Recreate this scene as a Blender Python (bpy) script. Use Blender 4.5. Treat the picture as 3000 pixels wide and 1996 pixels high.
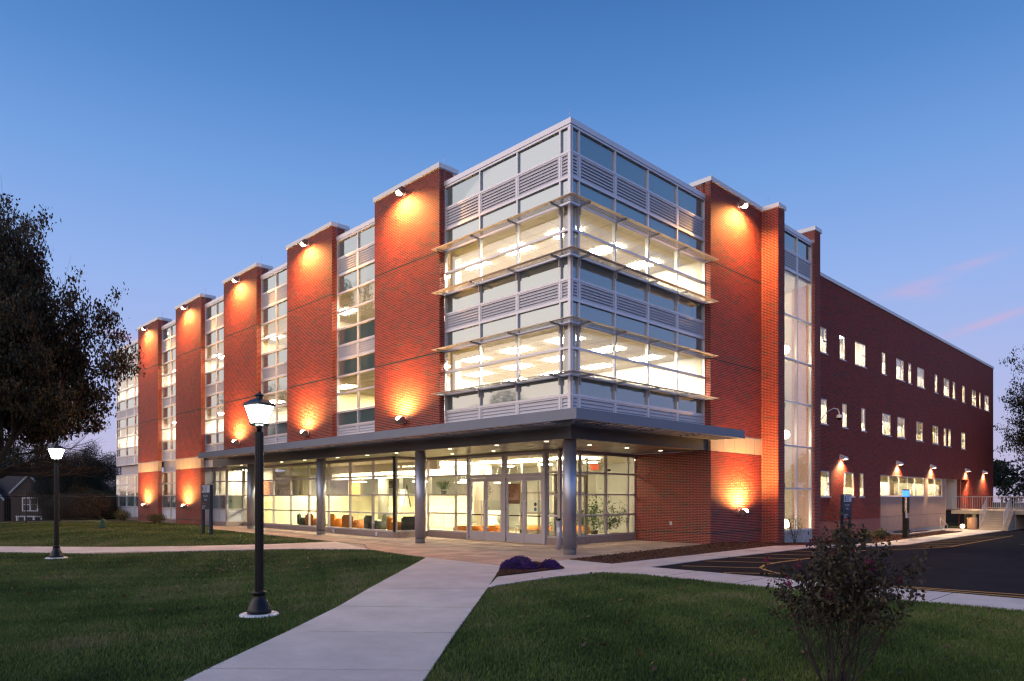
import bpy, bmesh, math, random
import numpy as np
from mathutils import Vector, Matrix
random.seed(7); RNG = np.random.default_rng(7)
for o in list(bpy.data.objects): bpy.data.objects.remove(o)
SC = bpy.context.scene
COL = SC.collection
R = math.radians

# ------------------------------------------------------------------ camera
CX, CY, CZ = 14.71, -16.94, 1.87
YAW = R(45.74)
cam_d = bpy.data.cameras.new('camera'); cam = bpy.data.objects.new('camera', cam_d); COL.objects.link(cam)
cam.location = (CX, CY, CZ); cam.rotation_euler = (R(90), 0, YAW)
cam_d.sensor_width = 36; cam_d.lens = 24.67; cam_d.shift_x = 0.0; cam_d.shift_y = 0.1533
cam_d.clip_start = 0.1; cam_d.clip_end = 3000
SC.camera = cam
# ------------------------------------------------------------------ world: dusk sky
W = bpy.data.worlds.new('World'); SC.world = W; W.use_nodes = True
nt = W.node_tree; nt.nodes.clear(); N = nt.nodes.new; Lk = nt.links.new
out = N('ShaderNodeOutputWorld'); bg = N('ShaderNodeBackground'); Lk(bg.outputs[0], out.inputs[0])
tc = N('ShaderNodeTexCoord'); sx = N('ShaderNodeSeparateXYZ'); Lk(tc.outputs['Generated'], sx.inputs[0])
def ramp(fac, stops):
    r = N('ShaderNodeValToRGB'); Lk(fac, r.inputs[0]); e = r.color_ramp.elements
    while len(e) < len(stops): e.new(0.5)
    for i, (p, c) in enumerate(stops): e[i].position = p; e[i].color = (*c, 1)
    return r.outputs[0]
def mth(op, a, b=None, c=None, clamp=False):
    m = N('ShaderNodeMath'); m.operation = op; m.use_clamp = clamp
    for i, v in enumerate((a, b, c)):
        if v is None: continue
        if isinstance(v, (int, float)): m.inputs[i].default_value = v
        else: Lk(v, m.inputs[i])
    return m.outputs[0]
def mixc(f, a, b, bt='MIX'):
    m = N('ShaderNodeMix'); m.data_type = 'RGBA'; m.blend_type = bt
    for s, v in ((0, f), (6, a), (7, b)):
        if isinstance(v, (int, float)): m.inputs[s].default_value = v
        elif isinstance(v, tuple): m.inputs[s].default_value = (*v, 1)
        else: Lk(v, m.inputs[s])
    return m.outputs[2]
ez = sx.outputs[2]
front = ramp(ez, [(0.0, (.48, .43, .60)), (.05, (.52, .50, .74)), (.15, (.42, .49, .82)), (.27, (.30, .45, .84)), (.39, (.175, .355, .75)),
                  (.49, (.09, .25, .61)), (.60, (.042, .155, .44)), (1.0, (.03, .11, .34))])
back = ramp(ez, [(0.0, (1.0, .70, .55)), (.10, (1.0, .86, .76)), (.28, (1.0, .96, .95)), (.5, (.80, .84, 1.0)), (.75, (.30, .40, .66)), (1.0, (.06, .16, .42))])
back = mixc(1.0, back, (1.75, 1.62, 1.55), 'MULTIPLY')
# sunset glow behind the camera, towards (-0.6,-0.8)
dotg = mth('ADD', mth('MULTIPLY', sx.outputs[0], -.35), mth('MULTIPLY', sx.outputs[1], -.94))
gr_ = N('ShaderNodeMapRange'); gr_.interpolation_type = 'SMOOTHSTEP'; Lk(dotg, gr_.inputs[0]); gr_.inputs[1].default_value = .18; gr_.inputs[2].default_value = .85
gl = gr_.outputs[0]
sky = mixc(gl, front, back)
# the side of the sky away from the glow (right of the frame) is a little deeper
dr = mth('ADD', mth('MULTIPLY', sx.outputs[0], .72), mth('MULTIPLY', sx.outputs[1], .69))
drf = mth('MULTIPLY', mth('MAXIMUM', mth('MULTIPLY_ADD', dr, 1.2, -.35), 0.0), .28, clamp=True)
sky = mixc(drf, sky, mixc(1.0, sky, (.62, .66, .80), 'MULTIPLY'))
# faint pink streaks of cloud low in the sky
az = mth('ARCTAN2', sx.outputs[1], sx.outputs[0])
def streak(a0, e0, slope, wa, we, s):
    da = mth('SUBTRACT', az, a0)
    de = mth('SUBTRACT', mth('SUBTRACT', ez, e0), mth('MULTIPLY', da, slope))
    q = mth('ADD', mth('POWER', mth('DIVIDE', da, wa), 2), mth('POWER', mth('DIVIDE', de, we), 2))
    return mth('MULTIPLY', mth('EXPONENT', mth('MULTIPLY', q, -1)), s)
def pixdir(px, py):
    u, v = (px-1500)/2055.8, (1458-py)/2055.8
    d = Vector((math.cos(YAW)*u-math.sin(YAW), math.sin(YAW)*u+math.cos(YAW), v)).normalized()
    return math.atan2(d.y, d.x), d.z
noi = N('ShaderNodeTexNoise'); mp = N('ShaderNodeMapping'); Lk(tc.outputs['Generated'], mp.inputs[0]); mp.inputs['Scale'].default_value = (3, 3, 22)
Lk(mp.outputs[0], noi.inputs['Vector']); noi.inputs['Scale'].default_value = 3; noi.inputs['Detail'].default_value = 6
ns = None
for (p, q, w, s) in [((2640, 850), (2900, 760), .006, .55), ((2760, 990), (3010, 905), .005, .6), ((300, 970), (410, 1000), .006, .6), ((2620, 860), (2780, 850), .008, .3)]:
    a0, e0 = pixdir(*p); a1, e1 = pixdir(*q)
    t = streak((a0+a1)/2, (e0+e1)/2, (e1-e0)/(a1-a0), abs(a1-a0)*.5, w, s)
    ns = t if ns is None else mth('ADD', ns, t)
ns = mth('MULTIPLY', ns, mth('MULTIPLY_ADD', noi.outputs['Fac'], 2.4, -.5, clamp=True), clamp=True)
sky = mixc(ns, sky, (.70, .42, .60))
# the physical sky, low and dim, under the dusk gradient
ns_t = N('ShaderNodeTexSky'); ns_t.sky_type = 'NISHITA'; ns_t.sun_disc = False
ns_t.sun_elevation = R(1.0); ns_t.sun_rotation = math.atan2(-.6, -.8)
nsk = mixc(1.0, ns_t.outputs[0], (.02, .02, .02), 'MULTIPLY')
sky = mixc(1.0, sky, nsk, 'ADD')
Lk(sky, bg.inputs[0]); bg.inputs[1].default_value = 1.0
sun_d = bpy.data.lights.new('sun', 'SUN'); sun = bpy.data.objects.new('sun', sun_d); COL.objects.link(sun)
sun_d.energy = .12; sun_d.angle = R(30); sun_d.color = (1, .72, .6)
sun.rotation_euler = Vector((.6, .8, -.25)).to_track_quat('-Z', 'Y').to_euler()
SC.view_settings.view_transform = 'Standard'; SC.view_settings.look = 'None'; SC.view_settings.exposure = 0; SC.view_settings.gamma = 1
SC.render.engine = 'CYCLES'
SC.cycles.use_denoising = True; SC.cycles.filter_width = 1.3; SC.cycles.max_bounces = 7; SC.cycles.diffuse_bounces = 3; SC.cycles.glossy_bounces = 4
SC.cycles.transparent_max_bounces = 12; SC.cycles.transmission_bounces = 4; SC.cycles.sample_clamp_indirect = 4; SC.cycles.use_light_tree = True
SC.cycles.caustics_reflective = False; SC.cycles.caustics_refractive = False

# ------------------------------------------------------------------ materials
MATS = {}
def mat(name, col=(.5, .5, .5), rough=.6, metal=0., emit=None, es=0., var=0., vscale=4., bump=0., bscale=40., spec=.5, rnd=0., attr=None):
    if name in MATS: return MATS[name]
    m = bpy.data.materials.new(name); m.use_nodes = True; t = m.node_tree; n = t.nodes; b = n['Principled BSDF']; L = t.links.new
    b.inputs['Base Color'].default_value = (*col, 1); b.inputs['Roughness'].default_value = rough; b.inputs['Metallic'].default_value = metal
    b.inputs['Specular IOR Level'].default_value = spec
    src = None
    co = n.new('ShaderNodeTexCoord'); 
    if var:
        z = n.new('ShaderNodeTexNoise'); z.inputs['Scale'].default_value = vscale; z.inputs['Detail'].default_value = 8; z.inputs['Roughness'].default_value = .65
        L(co.outputs['Object'], z.inputs['Vector'])
        r = n.new('ShaderNodeMapRange'); r.inputs['From Min'].default_value = .3; r.inputs['From Max'].default_value = .7
        r.inputs['To Min'].default_value = 1-var; r.inputs['To Max'].default_value = 1+var; L(z.outputs['Fac'], r.inputs[0])
        x = n.new('ShaderNodeMix'); x.data_type = 'RGBA'; x.blend_type = 'MULTIPLY'; x.inputs[0].default_value = 1; x.inputs[6].default_value = (*col, 1)
        L(r.outputs[0], x.inputs[7]); src = x.outputs[2]
    if rnd or attr:
        if attr: a = n.new('ShaderNodeAttribute'); a.attribute_name = attr; f = a.outputs['Fac']
        else: a = n.new('ShaderNodeObjectInfo'); f = a.outputs['Random']
        r = n.new('ShaderNodeMapRange'); r.inputs['To Min'].default_value = 1-(rnd or .3); r.inputs['To Max'].default_value = 1+(rnd or .3); L(f, r.inputs[0])
        x = n.new('ShaderNodeMix'); x.data_type = 'RGBA'; x.blend_type = 'MULTIPLY'; x.inputs[0].default_value = 1
        if src: L(src, x.inputs[6])
        else: x.inputs[6].default_value = (*col, 1)
        L(r.outputs[0], x.inputs[7]); src = x.outputs[2]
    if src: L(src, b.inputs['Base Color'])
    if bump:
        z = n.new('ShaderNodeTexNoise'); z.inputs['Scale'].default_value = bscale; z.inputs['Detail'].default_value = 6; L(co.outputs['Object'], z.inputs['Vector'])
        bp = n.new('ShaderNodeBump'); bp.inputs['Strength'].default_value = bump; bp.inputs['Distance'].default_value = .02; L(z.outputs['Fac'], bp.inputs['Height']); L(bp.outputs[0], b.inputs['Normal'])
    if emit: b.inputs['Emission Color'].default_value = (*emit, 1); b.inputs['Emission Strength'].default_value = es
    MATS[name] = m; return m
def brick_mat(name, use_attr):
    m = bpy.data.materials.new(name); m.use_nodes = True; t = m.node_tree; n = t.nodes; b = n['Principled BSDF']; L = t.links.new
    if use_attr: a = n.new('ShaderNodeAttribute'); a.attribute_name = 'bv'; f = a.outputs['Fac']
    else: a = n.new('ShaderNodeObjectInfo'); f = a.outputs['Random']
    r = n.new('ShaderNodeValToRGB'); L(f, r.inputs[0]); e = r.color_ramp.elements
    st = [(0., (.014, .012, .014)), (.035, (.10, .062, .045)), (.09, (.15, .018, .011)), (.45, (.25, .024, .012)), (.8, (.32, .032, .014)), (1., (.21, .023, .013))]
    while len(e) < len(st): e.new(.5)
    for i, (p, c) in enumerate(st): e[i].position = p; e[i].color = (*c, 1)
    r.color_ramp.interpolation = 'CONSTANT' if False else 'LINEAR'
    co = n.new('ShaderNodeTexCoord'); z = n.new('ShaderNodeTexNoise'); z.inputs['Scale'].default_value = 22; z.inputs['Detail'].default_value = 5; L(co.outputs['Object'], z.inputs['Vector'])
    mr = n.new('ShaderNodeMapRange'); mr.inputs['To Min'].default_value = .72; mr.inputs['To Max'].default_value = 1.25; L(z.outputs['Fac'], mr.inputs[0])
    z2 = n.new('ShaderNodeTexNoise'); z2.inputs['Scale'].default_value = .7; z2.inputs['Detail'].default_value = 3; L(co.outputs['Object'], z2.inputs['Vector'])
    mr2 = n.new('ShaderNodeMapRange'); mr2.inputs['To Min'].default_value = .82; mr2.inputs['To Max'].default_value = 1.18; L(z2.outputs['Fac'], mr2.inputs[0])
    x = n.new('ShaderNodeMix'); x.data_type = 'RGBA'; x.blend_type = 'MULTIPLY'; x.inputs[0].default_value = 1; L(r.outputs[0], x.inputs[6]); L(mr.outputs[0], x.inputs[7])
    y = n.new('ShaderNodeMix'); y.data_type = 'RGBA'; y.blend_type = 'MULTIPLY'; y.inputs[0].default_value = 1; L(x.outputs[2], y.inputs[6]); L(mr2.outputs[0], y.inputs[7])
    L(y.outputs[2], b.inputs['Base Color']); b.inputs['Roughness'].default_value = .75
    bp = n.new('ShaderNodeBump'); bp.inputs['Strength'].default_value = .4; bp.inputs['Distance'].default_value = .006; L(z.outputs['Fac'], bp.inputs['Height']); L(bp.outputs[0], b.inputs['Normal'])
    return m
def glass_mat(name, tint, refl, rough=0.0, power=1.0):
    """thin pane: see-through with a coated-glass reflection"""
    m = bpy.data.materials.new(name); m.use_nodes = True; t = m.node_tree; n = t.nodes; n.clear(); L = t.links.new
    o = n.new('ShaderNodeOutputMaterial'); mx = n.new('ShaderNodeMixShader'); tr = n.new('ShaderNodeBsdfTransparent'); g = n.new('ShaderNodeBsdfGlossy')
    tr.inputs[0].default_value = (*tint, 1); g.inputs['Color'].default_value = (.95, .97, 1, 1); g.inputs['Roughness'].default_value = rough
    fr = n.new('ShaderNodeLayerWeight'); fr.inputs[0].default_value = .5
    pw = n.new('ShaderNodeMath'); pw.operation = 'POWER'; L(fr.outputs['Facing'], pw.inputs[0]); pw.inputs[1].default_value = 4.0
    ad = n.new('ShaderNodeMath'); ad.operation = 'MULTIPLY_ADD'; ad.use_clamp = True; L(pw.outputs[0], ad.inputs[0]); ad.inputs[1].default_value = .8; ad.inputs[2].default_value = refl
    L(ad.outputs[0], mx.inputs[0]); L(tr.outputs[0], mx.inputs[1]); L(g.outputs[0], mx.inputs[2]); L(mx.outputs[0], o.inputs[0])
    return m
def spandrel_mat(name, col, refl):
    m = bpy.data.materials.new(name); m.use_nodes = True; t = m.node_tree; n = t.nodes; n.clear(); L = t.links.new
    o = n.new('ShaderNodeOutputMaterial'); mx = n.new('ShaderNodeMixShader'); d = n.new('ShaderNodeBsdfDiffuse'); g = n.new('ShaderNodeBsdfGlossy')
    d.inputs[0].default_value = (*col, 1); g.inputs['Color'].default_value = (.86, .95, .97, 1); g.inputs['Roughness'].default_value = .03
    fr = n.new('ShaderNodeLayerWeight'); fr.inputs[0].default_value = .5
    pw = n.new('ShaderNodeMath'); pw.operation = 'POWER'; L(fr.outputs['Facing'], pw.inputs[0]); pw.inputs[1].default_value = 4.0
    ad = n.new('ShaderNodeMath'); ad.operation = 'MULTIPLY_ADD'; ad.use_clamp = True; L(pw.outputs[0], ad.inputs[0]); ad.inputs[1].default_value = .8; ad.inputs[2].default_value = refl
    co = n.new('ShaderNodeTexCoord'); z = n.new('ShaderNodeTexNoise'); z.inputs['Scale'].default_value = .6; L(co.outputs['Object'], z.inputs['Vector'])
    bp = n.new('ShaderNodeBump'); bp.inputs['Strength'].default_value = .05; bp.inputs['Distance'].default_value = .05; L(z.outputs['Fac'], bp.inputs['Height']); L(bp.outputs[0], g.inputs['Normal'])
    L(ad.outputs[0], mx.inputs[0]); L(d.outputs[0], mx.inputs[1]); L(g.outputs[0], mx.inputs[2]); L(mx.outputs[0], o.inputs[0])
    return m
M = dict(
 brick=brick_mat('brick_fired', True), brick1=brick_mat('brick_fired_single', False),
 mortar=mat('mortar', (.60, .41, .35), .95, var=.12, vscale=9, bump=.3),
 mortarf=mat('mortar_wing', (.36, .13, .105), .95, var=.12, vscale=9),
 lime=mat('limestone', (.52, .43, .36), .8, var=.08, vscale=3, bump=.15),
 stucco=mat('stucco', (.46, .31, .24), .9, var=.07, vscale=2, bump=.3, bscale=120),
 plinth=mat('plinth_stone', (.36, .27, .24), .85, var=.15, vscale=6, bump=.2),
 conc=mat('concrete', (.50, .47, .45), .85, var=.10, vscale=2.2, bump=.25, bscale=60),
 alum=mat('aluminium', (.80, .77, .82), .38, .25, var=.03, vscale=1.5),
 alumd=mat('aluminium_painted', (.50, .48, .54), .42, .35, var=.04),
 louver=mat('louver_grey', (.72, .71, .76), .45, .15),
 canopy=mat('canopy_grey', (.25, .26, .31), .6, 0.0, var=.05, vscale=1),
 lback=mat('louver_back_grey', (.17, .16, .19), .8),  # plain grey sheet behind the louver slats
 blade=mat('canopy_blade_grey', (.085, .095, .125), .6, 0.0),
 colb=mat('column_base_concrete', (.20, .175, .16), .85, var=.1),
 beam=mat('beam_shaded_grey', (.075, .078, .088), .5, .1, var=.05),  # dark grey, with the shade under the canopy put into the colour
 colm=mat('column_metal', (.46, .48, .56), .36, .75, var=.04),
 alumg=mat('aluminium_shaded', (.56, .50, .50), .42, .3),  # aluminium for the ground floor, canopy shade put into its darker colour
 soffit=mat('soffit_panel', (.33, .31, .28), .35, .6, var=.06, vscale=.8),
 white=mat('white_metal', (.78, .78, .80), .4, .1),
 dark=mat('dark_void', (.012, .012, .014), .6),
 sp_left=spandrel_mat('spandrel_glass', (.15, .21, .205), .29),
 glass=glass_mat('window_glass', (.93, .95, .93), .08),
 glassg=glass_mat('clear_glass', (.93, .95, .92), .03),
 glasst=glass_mat('tower_glass', (.90, .90, .88), .06),
 wallw=mat('interior_white', (.78, .73, .64), .8, var=.03),
 wally=mat('interior_yellow', (.86, .76, .46), .8, var=.04),
 wallg=mat('interior_grey', (.58, .57, .52), .8, var=.04),
 orangew=mat('interior_orange_wall', (.52, .17, .05), .7, var=.05),
 ceil=mat('ceiling_tile', (.80, .76, .68), .9, var=.03, vscale=3),
 floor=mat('interior_floor', (.42, .33, .24), .5, var=.1),
 black=mat('black_iron', (.010, .010, .012), .33, .3, var=.2),
 navy=mat('navy_paint', (.006, .016, .045), .5),
 signw=mat('sign_white', (.62, .66, .74), .5),
 asphalt=mat('asphalt', (.012, .012, .019), .95, var=.35, vscale=.8, bump=.5, bscale=150, spec=.12),
 yellow=mat('yellow_paint', (.50, .27, .06), .8, var=.25, vscale=8),
 mulch=mat('mulch', (.075, .028, .016), .95, var=.5, vscale=30, bump=1.0, bscale=60),
 bark=mat('bark', (.035, .027, .022), .95, var=.3, vscale=12, bump=.6),
 timber=mat('door_timber', (.55, .27, .08), .6, var=.1),
)
L_WARM = (1.0, .84, .60)
M['troffer'] = mat('troffer_lens', (.9, .9, .9), .5, emit=(1, .88, .66), es=145)
M['troffer_y'] = mat('troffer_lens_warm', (.9, .9, .9), .5, emit=(1, .84, .52), es=150)
M['down'] = mat('downlight_lens', (.9, .9, .9), .5, emit=(1, .80, .52), es=7)
M['sconce_lens'] = mat('sconce_lens', (.9, .9, .9), .5, emit=(1, .74, .42), es=30)
M['lamp_glass'] = mat('lantern_glass', (.9, .9, .9), .5, emit=(.90, 1.0, .90), es=22)

# ------------------------------------------------------------------ mesh helpers
FACES = np.array([[0, 3, 2, 1], [4, 5, 6, 7], [0, 1, 5, 4], [1, 2, 6, 5], [2, 3, 7, 6], [3, 0, 4, 7]])
def mesh_from(verts, faces, name='mesh'):
    me = bpy.data.meshes.new(name); me.from_pydata(verts, [], faces); me.update(); return me
def boxes_mesh(arr, name='boxes', bv=None):
    a = np.asarray(arr, dtype=float).reshape(-1, 6); n = len(a)
    x0, x1, y0, y1, z0, z1 = a.T
    v = np.stack([np.stack([x0, y0, z0], 1), np.stack([x1, y0, z0], 1), np.stack([x1, y1, z0], 1), np.stack([x0, y1, z0], 1),
                  np.stack([x0, y0, z1], 1), np.stack([x1, y0, z1], 1), np.stack([x1, y1, z1], 1), np.stack([x0, y1, z1], 1)], 1).reshape(-1, 3)
    f = (FACES[None] + (np.arange(n)*8)[:, None, None]).reshape(-1, 4)
    return quads_mesh(v, f, name, None if bv is None else np.repeat(np.asarray(bv), 6))
def quads_mesh(v, f, name='m', facev=None, smooth=False):
    me = bpy.data.meshes.new(name); k = f.shape[1]
    me.vertices.add(len(v)); me.vertices.foreach_set('co', np.ascontiguousarray(v, dtype=np.float32).ravel())
    me.loops.add(f.size); me.loops.foreach_set('vertex_index', np.ascontiguousarray(f, dtype=np.int32).ravel())
    me.polygons.add(len(f)); me.polygons.foreach_set('loop_start', np.arange(0, f.size, k, dtype=np.int32))
    try: me.polygons.foreach_set('loop_total', np.full(len(f), k, dtype=np.int32))
    except Exception: pass
    me.update(calc_edges=True)
    if facev is not None:
        at = me.attributes.new('bv', 'FLOAT', 'FACE'); at.data.foreach_set('value', np.asarray(facev, dtype=np.float32))
    me.polygons.foreach_set('use_smooth', np.full(len(f), bool(smooth)))
    return me
def link(name, me, m=None, parent=None, loc=None, rot=None, scale=None, label=None, cat=None, group=None, kind=None):
    o = bpy.data.objects.new(name, me); COL.objects.link(o)
    if m is not None and me is not None and len(me.materials) == 0: me.materials.append(m)
    if parent: o.parent = parent
    if loc is not None: o.location = loc
    if rot is not None: o.rotation_euler = rot
    if scale is not None: o.scale = scale
    for k, v in (('label', label), ('category', cat), ('group', group), ('kind', kind)):
        if v: o[k] = v
    return o
def empty(name, loc=(0, 0, 0), rot=(0, 0, 0), **kw): return link(name, None, loc=loc, rot=rot, **kw)
def bx(name, m, parent, boxes, **kw): return link(name, boxes_mesh(boxes, name), m, parent, **kw)
UNIT = {}
def unit(m):
    if m.name not in UNIT:
        me = boxes_mesh([(-.5, .5, -.5, .5, -.5, .5)], 'unit_'+m.name); me.materials.append(m); UNIT[m.name] = me
    return UNIT[m.name]
def ub(name, m, parent, b, rot=None, **kw):
    """one box-shaped piece sharing the unit mesh of its material"""
    x0, x1, y0, y1, z0, z1 = b
    return link(name, unit(m), None, parent, loc=((x0+x1)/2, (y0+y1)/2, (z0+z1)/2), scale=(x1-x0, y1-y0, z1-z0), rot=rot, **kw)
def tube_data(pts, rad, seg=8, cap=True):
    V, Fc = [], []; pts = [Vector(p) for p in pts]; n = len(pts)
    if isinstance(rad, (int, float)): rad = [rad]*n
    up = None
    for i, p in enumerate(pts):
        d = (pts[min(i+1, n-1)]-pts[max(i-1, 0)]).normalized()
        if up is None: up = Vector((0, 0, 1)) if abs(d.z) < .9 else Vector((1, 0, 0))
        a = d.cross(up).normalized(); b = d.cross(a).normalized(); up = a.cross(d).normalized() if a.length else up
        for k in range(seg):
            t = 2*math.pi*k/seg; V.append(tuple(p+(a*math.cos(t)+b*math.sin(t))*rad[i]))
    for i in range(n-1):
        for k in range(seg):
            k2 = (k+1) % seg; Fc.append((i*seg+k, i*seg+k2, (i+1)*seg+k2, (i+1)*seg+k))
    if cap: Fc.append(tuple(range(seg))[::-1]); Fc.append(tuple((n-1)*seg+k for k in range(seg)))
    return V, Fc
def tubes(name, m, parent, lst, seg=8, smooth=True, **kw):
    V, Fc = [], []
    for pts, rad in lst:
        v, f = tube_data(pts, rad, seg); o = len(V); V += v; Fc += [tuple(i+o for i in q) for q in f]
    me = mesh_from(V, Fc, name)
    if smooth:
        for p in me.polygons: p.use_smooth = len(p.vertices) == 4
    return link(name, me, m, parent, **kw)
def lathe(name, m, parent, prof, seg=32, center=(0, 0), smooth=True, sq=None, **kw):
    V, Fc = [], []
    for r, z in prof:
        for k in range(seg):
            t = 2*math.pi*(k+.5 if seg == 4 else k)/seg; V.append((center[0]+r*math.cos(t), center[1]+r*math.sin(t), z))
    for i in range(len(prof)-1):
        for k in range(seg):
            k2 = (k+1) % seg; Fc.append((i*seg+k, i*seg+k2, (i+1)*seg+k2, (i+1)*seg+k))
    Fc.append(tuple(range(seg))[::-1]); Fc.append(tuple((len(prof)-1)*seg+k for k in range(seg)))
    me = mesh_from(V, Fc, name)
    if smooth:
        for p in me.polygons: p.use_smooth = len(p.vertices) == 4
    return link(name, me, m, parent, **kw)
def sphere_data(c, r, su=16, sv=10, sc=(1, 1, 1)):
    V, Fc = [], []
    for i in range(sv+1):
        a = math.pi*i/sv
        for k in range(su):
            t = 2*math.pi*k/su; V.append((c[0]+sc[0]*r*math.sin(a)*math.cos(t), c[1]+sc[1]*r*math.sin(a)*math.sin(t), c[2]+sc[2]*r*math.cos(a)))
    for i in range(sv):
        for k in range(su):
            k2 = (k+1) % su; Fc.append((i*su+k, (i+1)*su+k, (i+1)*su+k2, i*su+k2))
    return V, Fc
def sph(name, m, parent, c, r, sc=(1, 1, 1), **kw):
    me = mesh_from(*sphere_data(c, r, sc=sc), name)
    for p in me.polygons: p.use_smooth = True
    return link(name, me, m, parent, **kw)
def lamp(kind, name, loc, energy, color, parent=None, aim=None, size=.1, spot=None, blend=.8, **kw):
    d = bpy.data.lights.new(name, kind); d.energy = energy; d.color = color
    if kind in ('POINT', 'SPOT'): d.shadow_soft_size = size
    if kind == 'SPOT': d.spot_size = R(spot); d.spot_blend = blend
    if kind == 'AREA': d.shape = 'RECTANGLE'; d.size = size[0]; d.size_y = size[1]
    o = bpy.data.objects.new(name, d); COL.objects.link(o); o.location = loc
    if aim is not None: o.rotation_euler = Vector(aim).to_track_quat('-Z', 'Y').to_euler()
    if parent: o.parent = parent
    return o
def text(name, s, m, parent, loc, rot, size, ext=.002, align='LEFT', **kw):
    c = bpy.data.curves.new(name, 'FONT'); c.body = s; c.size = size; c.extrude = ext; c.align_x = align; c.resolution_u = 3
    tmp = bpy.data.objects.new(name, c); COL.objects.link(tmp); bpy.context.view_layer.update()
    me = bpy.data.meshes.new_from_object(tmp.evaluated_get(bpy.context.evaluated_depsgraph_get())); bpy.data.objects.remove(tmp); me.materials.clear(); me.materials.append(m)
    o = bpy.data.objects.new(name, me); COL.objects.link(o); o.parent = parent; o.location = loc; o.rotation_euler = rot
    for k, v in kw.items(): o[k] = v
    return o

# ------------------------------------------------------------------ ground height
def pl(v, ks):
    return np.interp(v, [k[0] for k in ks], [k[1] for k in ks])
def G(x, y):
    return pl(-np.asarray(x, float), [(8, 0), (32, .12)]) + pl(np.asarray(y, float), [(9, 0), (12.5, -.15), (16, -.29), (20, -.40)])
def hump(x, y):
    h = 0
    for (a, b, r, s) in [(-4.0, -9.2, 2.4, -.16), (-7.6, -8.2, 1.9, -.08), (.2, -12.6, 2.3, -.10), (-9.5, -3.6, 1.0, .03), (-22, -10, 4, .10), (-30, -5, 4, .10),
                         (8.6, -6.3, 2.0, .05), (11.5, -8.2, 1.8, -.05)]:
        h = h + s*np.exp(-((x-a)**2+(y-b)**2)/(r*r))
    return h
def far_drop(x, y):
    """the land falls away behind the iron fence on the left"""
    d = -(np.asarray(x)+43.5) + .0*np.asarray(y) - .85*np.asarray(y)*0
    return -3.2*np.clip((d-6)/25, 0, 1)
KX = [-32, -8]; KY = [9, 12.5, 16, 20]
def sheet(name, m, poly, h, parent=None, thick=.05, kind='structure', **kw):
    """an outline laid on the ground, cut where the ground bends so it follows it, with real thickness"""
    bm = bmesh.new(); f = bm.faces.new([bm.verts.new((x, y, 0)) for x, y in poly]); bmesh.ops.triangulate(bm, faces=[f])
    for k in KX: bmesh.ops.bisect_plane(bm, geom=bm.verts[:]+bm.edges[:]+bm.faces[:], plane_co=(k, 0, 0), plane_no=(1, 0, 0))
    for k in KY: bmesh.ops.bisect_plane(bm, geom=bm.verts[:]+bm.edges[:]+bm.faces[:], plane_co=(0, k, 0), plane_no=(0, 1, 0))
    bmesh.ops.recalc_face_normals(bm, faces=bm.faces[:])
    if sum(f.normal.z for f in bm.faces) < 0: bmesh.ops.reverse_faces(bm, faces=bm.faces[:])
    r = bmesh.ops.extrude_face_region(bm, geom=bm.faces[:]); top = {v for v in r['geom'] if isinstance(v, bmesh.types.BMVert)}
    for v in bm.verts: v.co.z = float(G(v.co.x, v.co.y)) + (h if v in top else h-thick)
    bmesh.ops.recalc_face_normals(bm, faces=bm.faces[:])
    me = bpy.data.meshes.new(name); bm.to_mesh(me); bm.free()
    return link(name, me, m, parent, kind=kind, **kw)
def inpoly(x, y, poly):
    c = np.zeros(len(x), bool); n = len(poly)
    for i in range(n):
        x1, y1 = poly[i]; x2, y2 = poly[(i+1) % n]
        if y1 == y2: continue
        t = ((y1 > y) != (y2 > y)) & (x < (x2-x1)*(y-y1)/(y2-y1)+x1); c ^= t
    return c
# ground polygons (metres)
PATH = [(8.3, -15.41), (7.3, -14.29), (5.6, -12.38), (4.1, -10.72), (2.49, -9.08), (0, -6.45), (-2.59, -3.75), (.95, -3.92), (4.23, -7.44), (5.85, -9.21), (7.33, -10.83), (8.96, -12.58), (11.6, -15.4)]
WALK = [(-24.5, -19.8), (-13.89, -9.54), (-12.57, -7.3), (-11.6, -4.9), (-10.95, -3.38), (-11.23, -1.88), (-9, -1.9), (-6.71, -3.15), (-8.09, -3.74), (-8.9, -5.2), (-9.92, -7.09), (-11.27, -10.71), (-15.8, -14.4), (-23.2, -21.2)]
PLAZA = [(-30.2, .35), (-25.81, -1.5), (-11.23, -1.88), (-9, -1.9), (-6.71, -3.15), (-2.59, -3.75), (.95, -3.92), (1.04, -2.6), (.99, -1.2), (.33, 8.1), (-3.4, 8.15), (-3.4, 3.4), (-12, 3.2), (-12, 1.5), (-28.2, 1.5), (-28.2, .4)]
BED = [(1.0, -3.92), (1.02, -2.7), (2.0, -2.85), (2.64, -3.28), (2.75, -5.75)]
MULCH = [(1.01, -1.22), (2.68, -1.33), (2.61, 4.43), (2.5, 10.61), (2.4, 36.2), (.2, 36.2), (.2, 8.1), (.35, 8.1)]
SWALK = [(1.02, -2.7), (1.01, -1.22), (2.68, -1.33), (2.61, 4.43), (2.5, 10.61), (2.4, 36.2), (.25, 37), (.25, 41.4), (3.85, 41.4), (3.9, 22.6), (3.9, 6.86), (3.8, 2.0), (3.93, -1.35), (12.5, -1.4), (30, -1.4),
         (30, -2.9), (12.3, -2.9), (8.5, -3.05), (4.74, -2.85), (3.83, -3.15), (3.71, -4.89), (3.9, -6.7), (4.05, -7.25), (2.8, -5.8), (2.64, -3.28), (2.0, -2.85)]
ASPH = [(3.93, -1.35), (3.8, 2.0), (3.9, 6.86), (3.9, 41.4), (5, 60), (60, 60), (60, -1.4)]
PAVED = [PATH, WALK, PLAZA, BED, MULCH, SWALK, ASPH]

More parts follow.
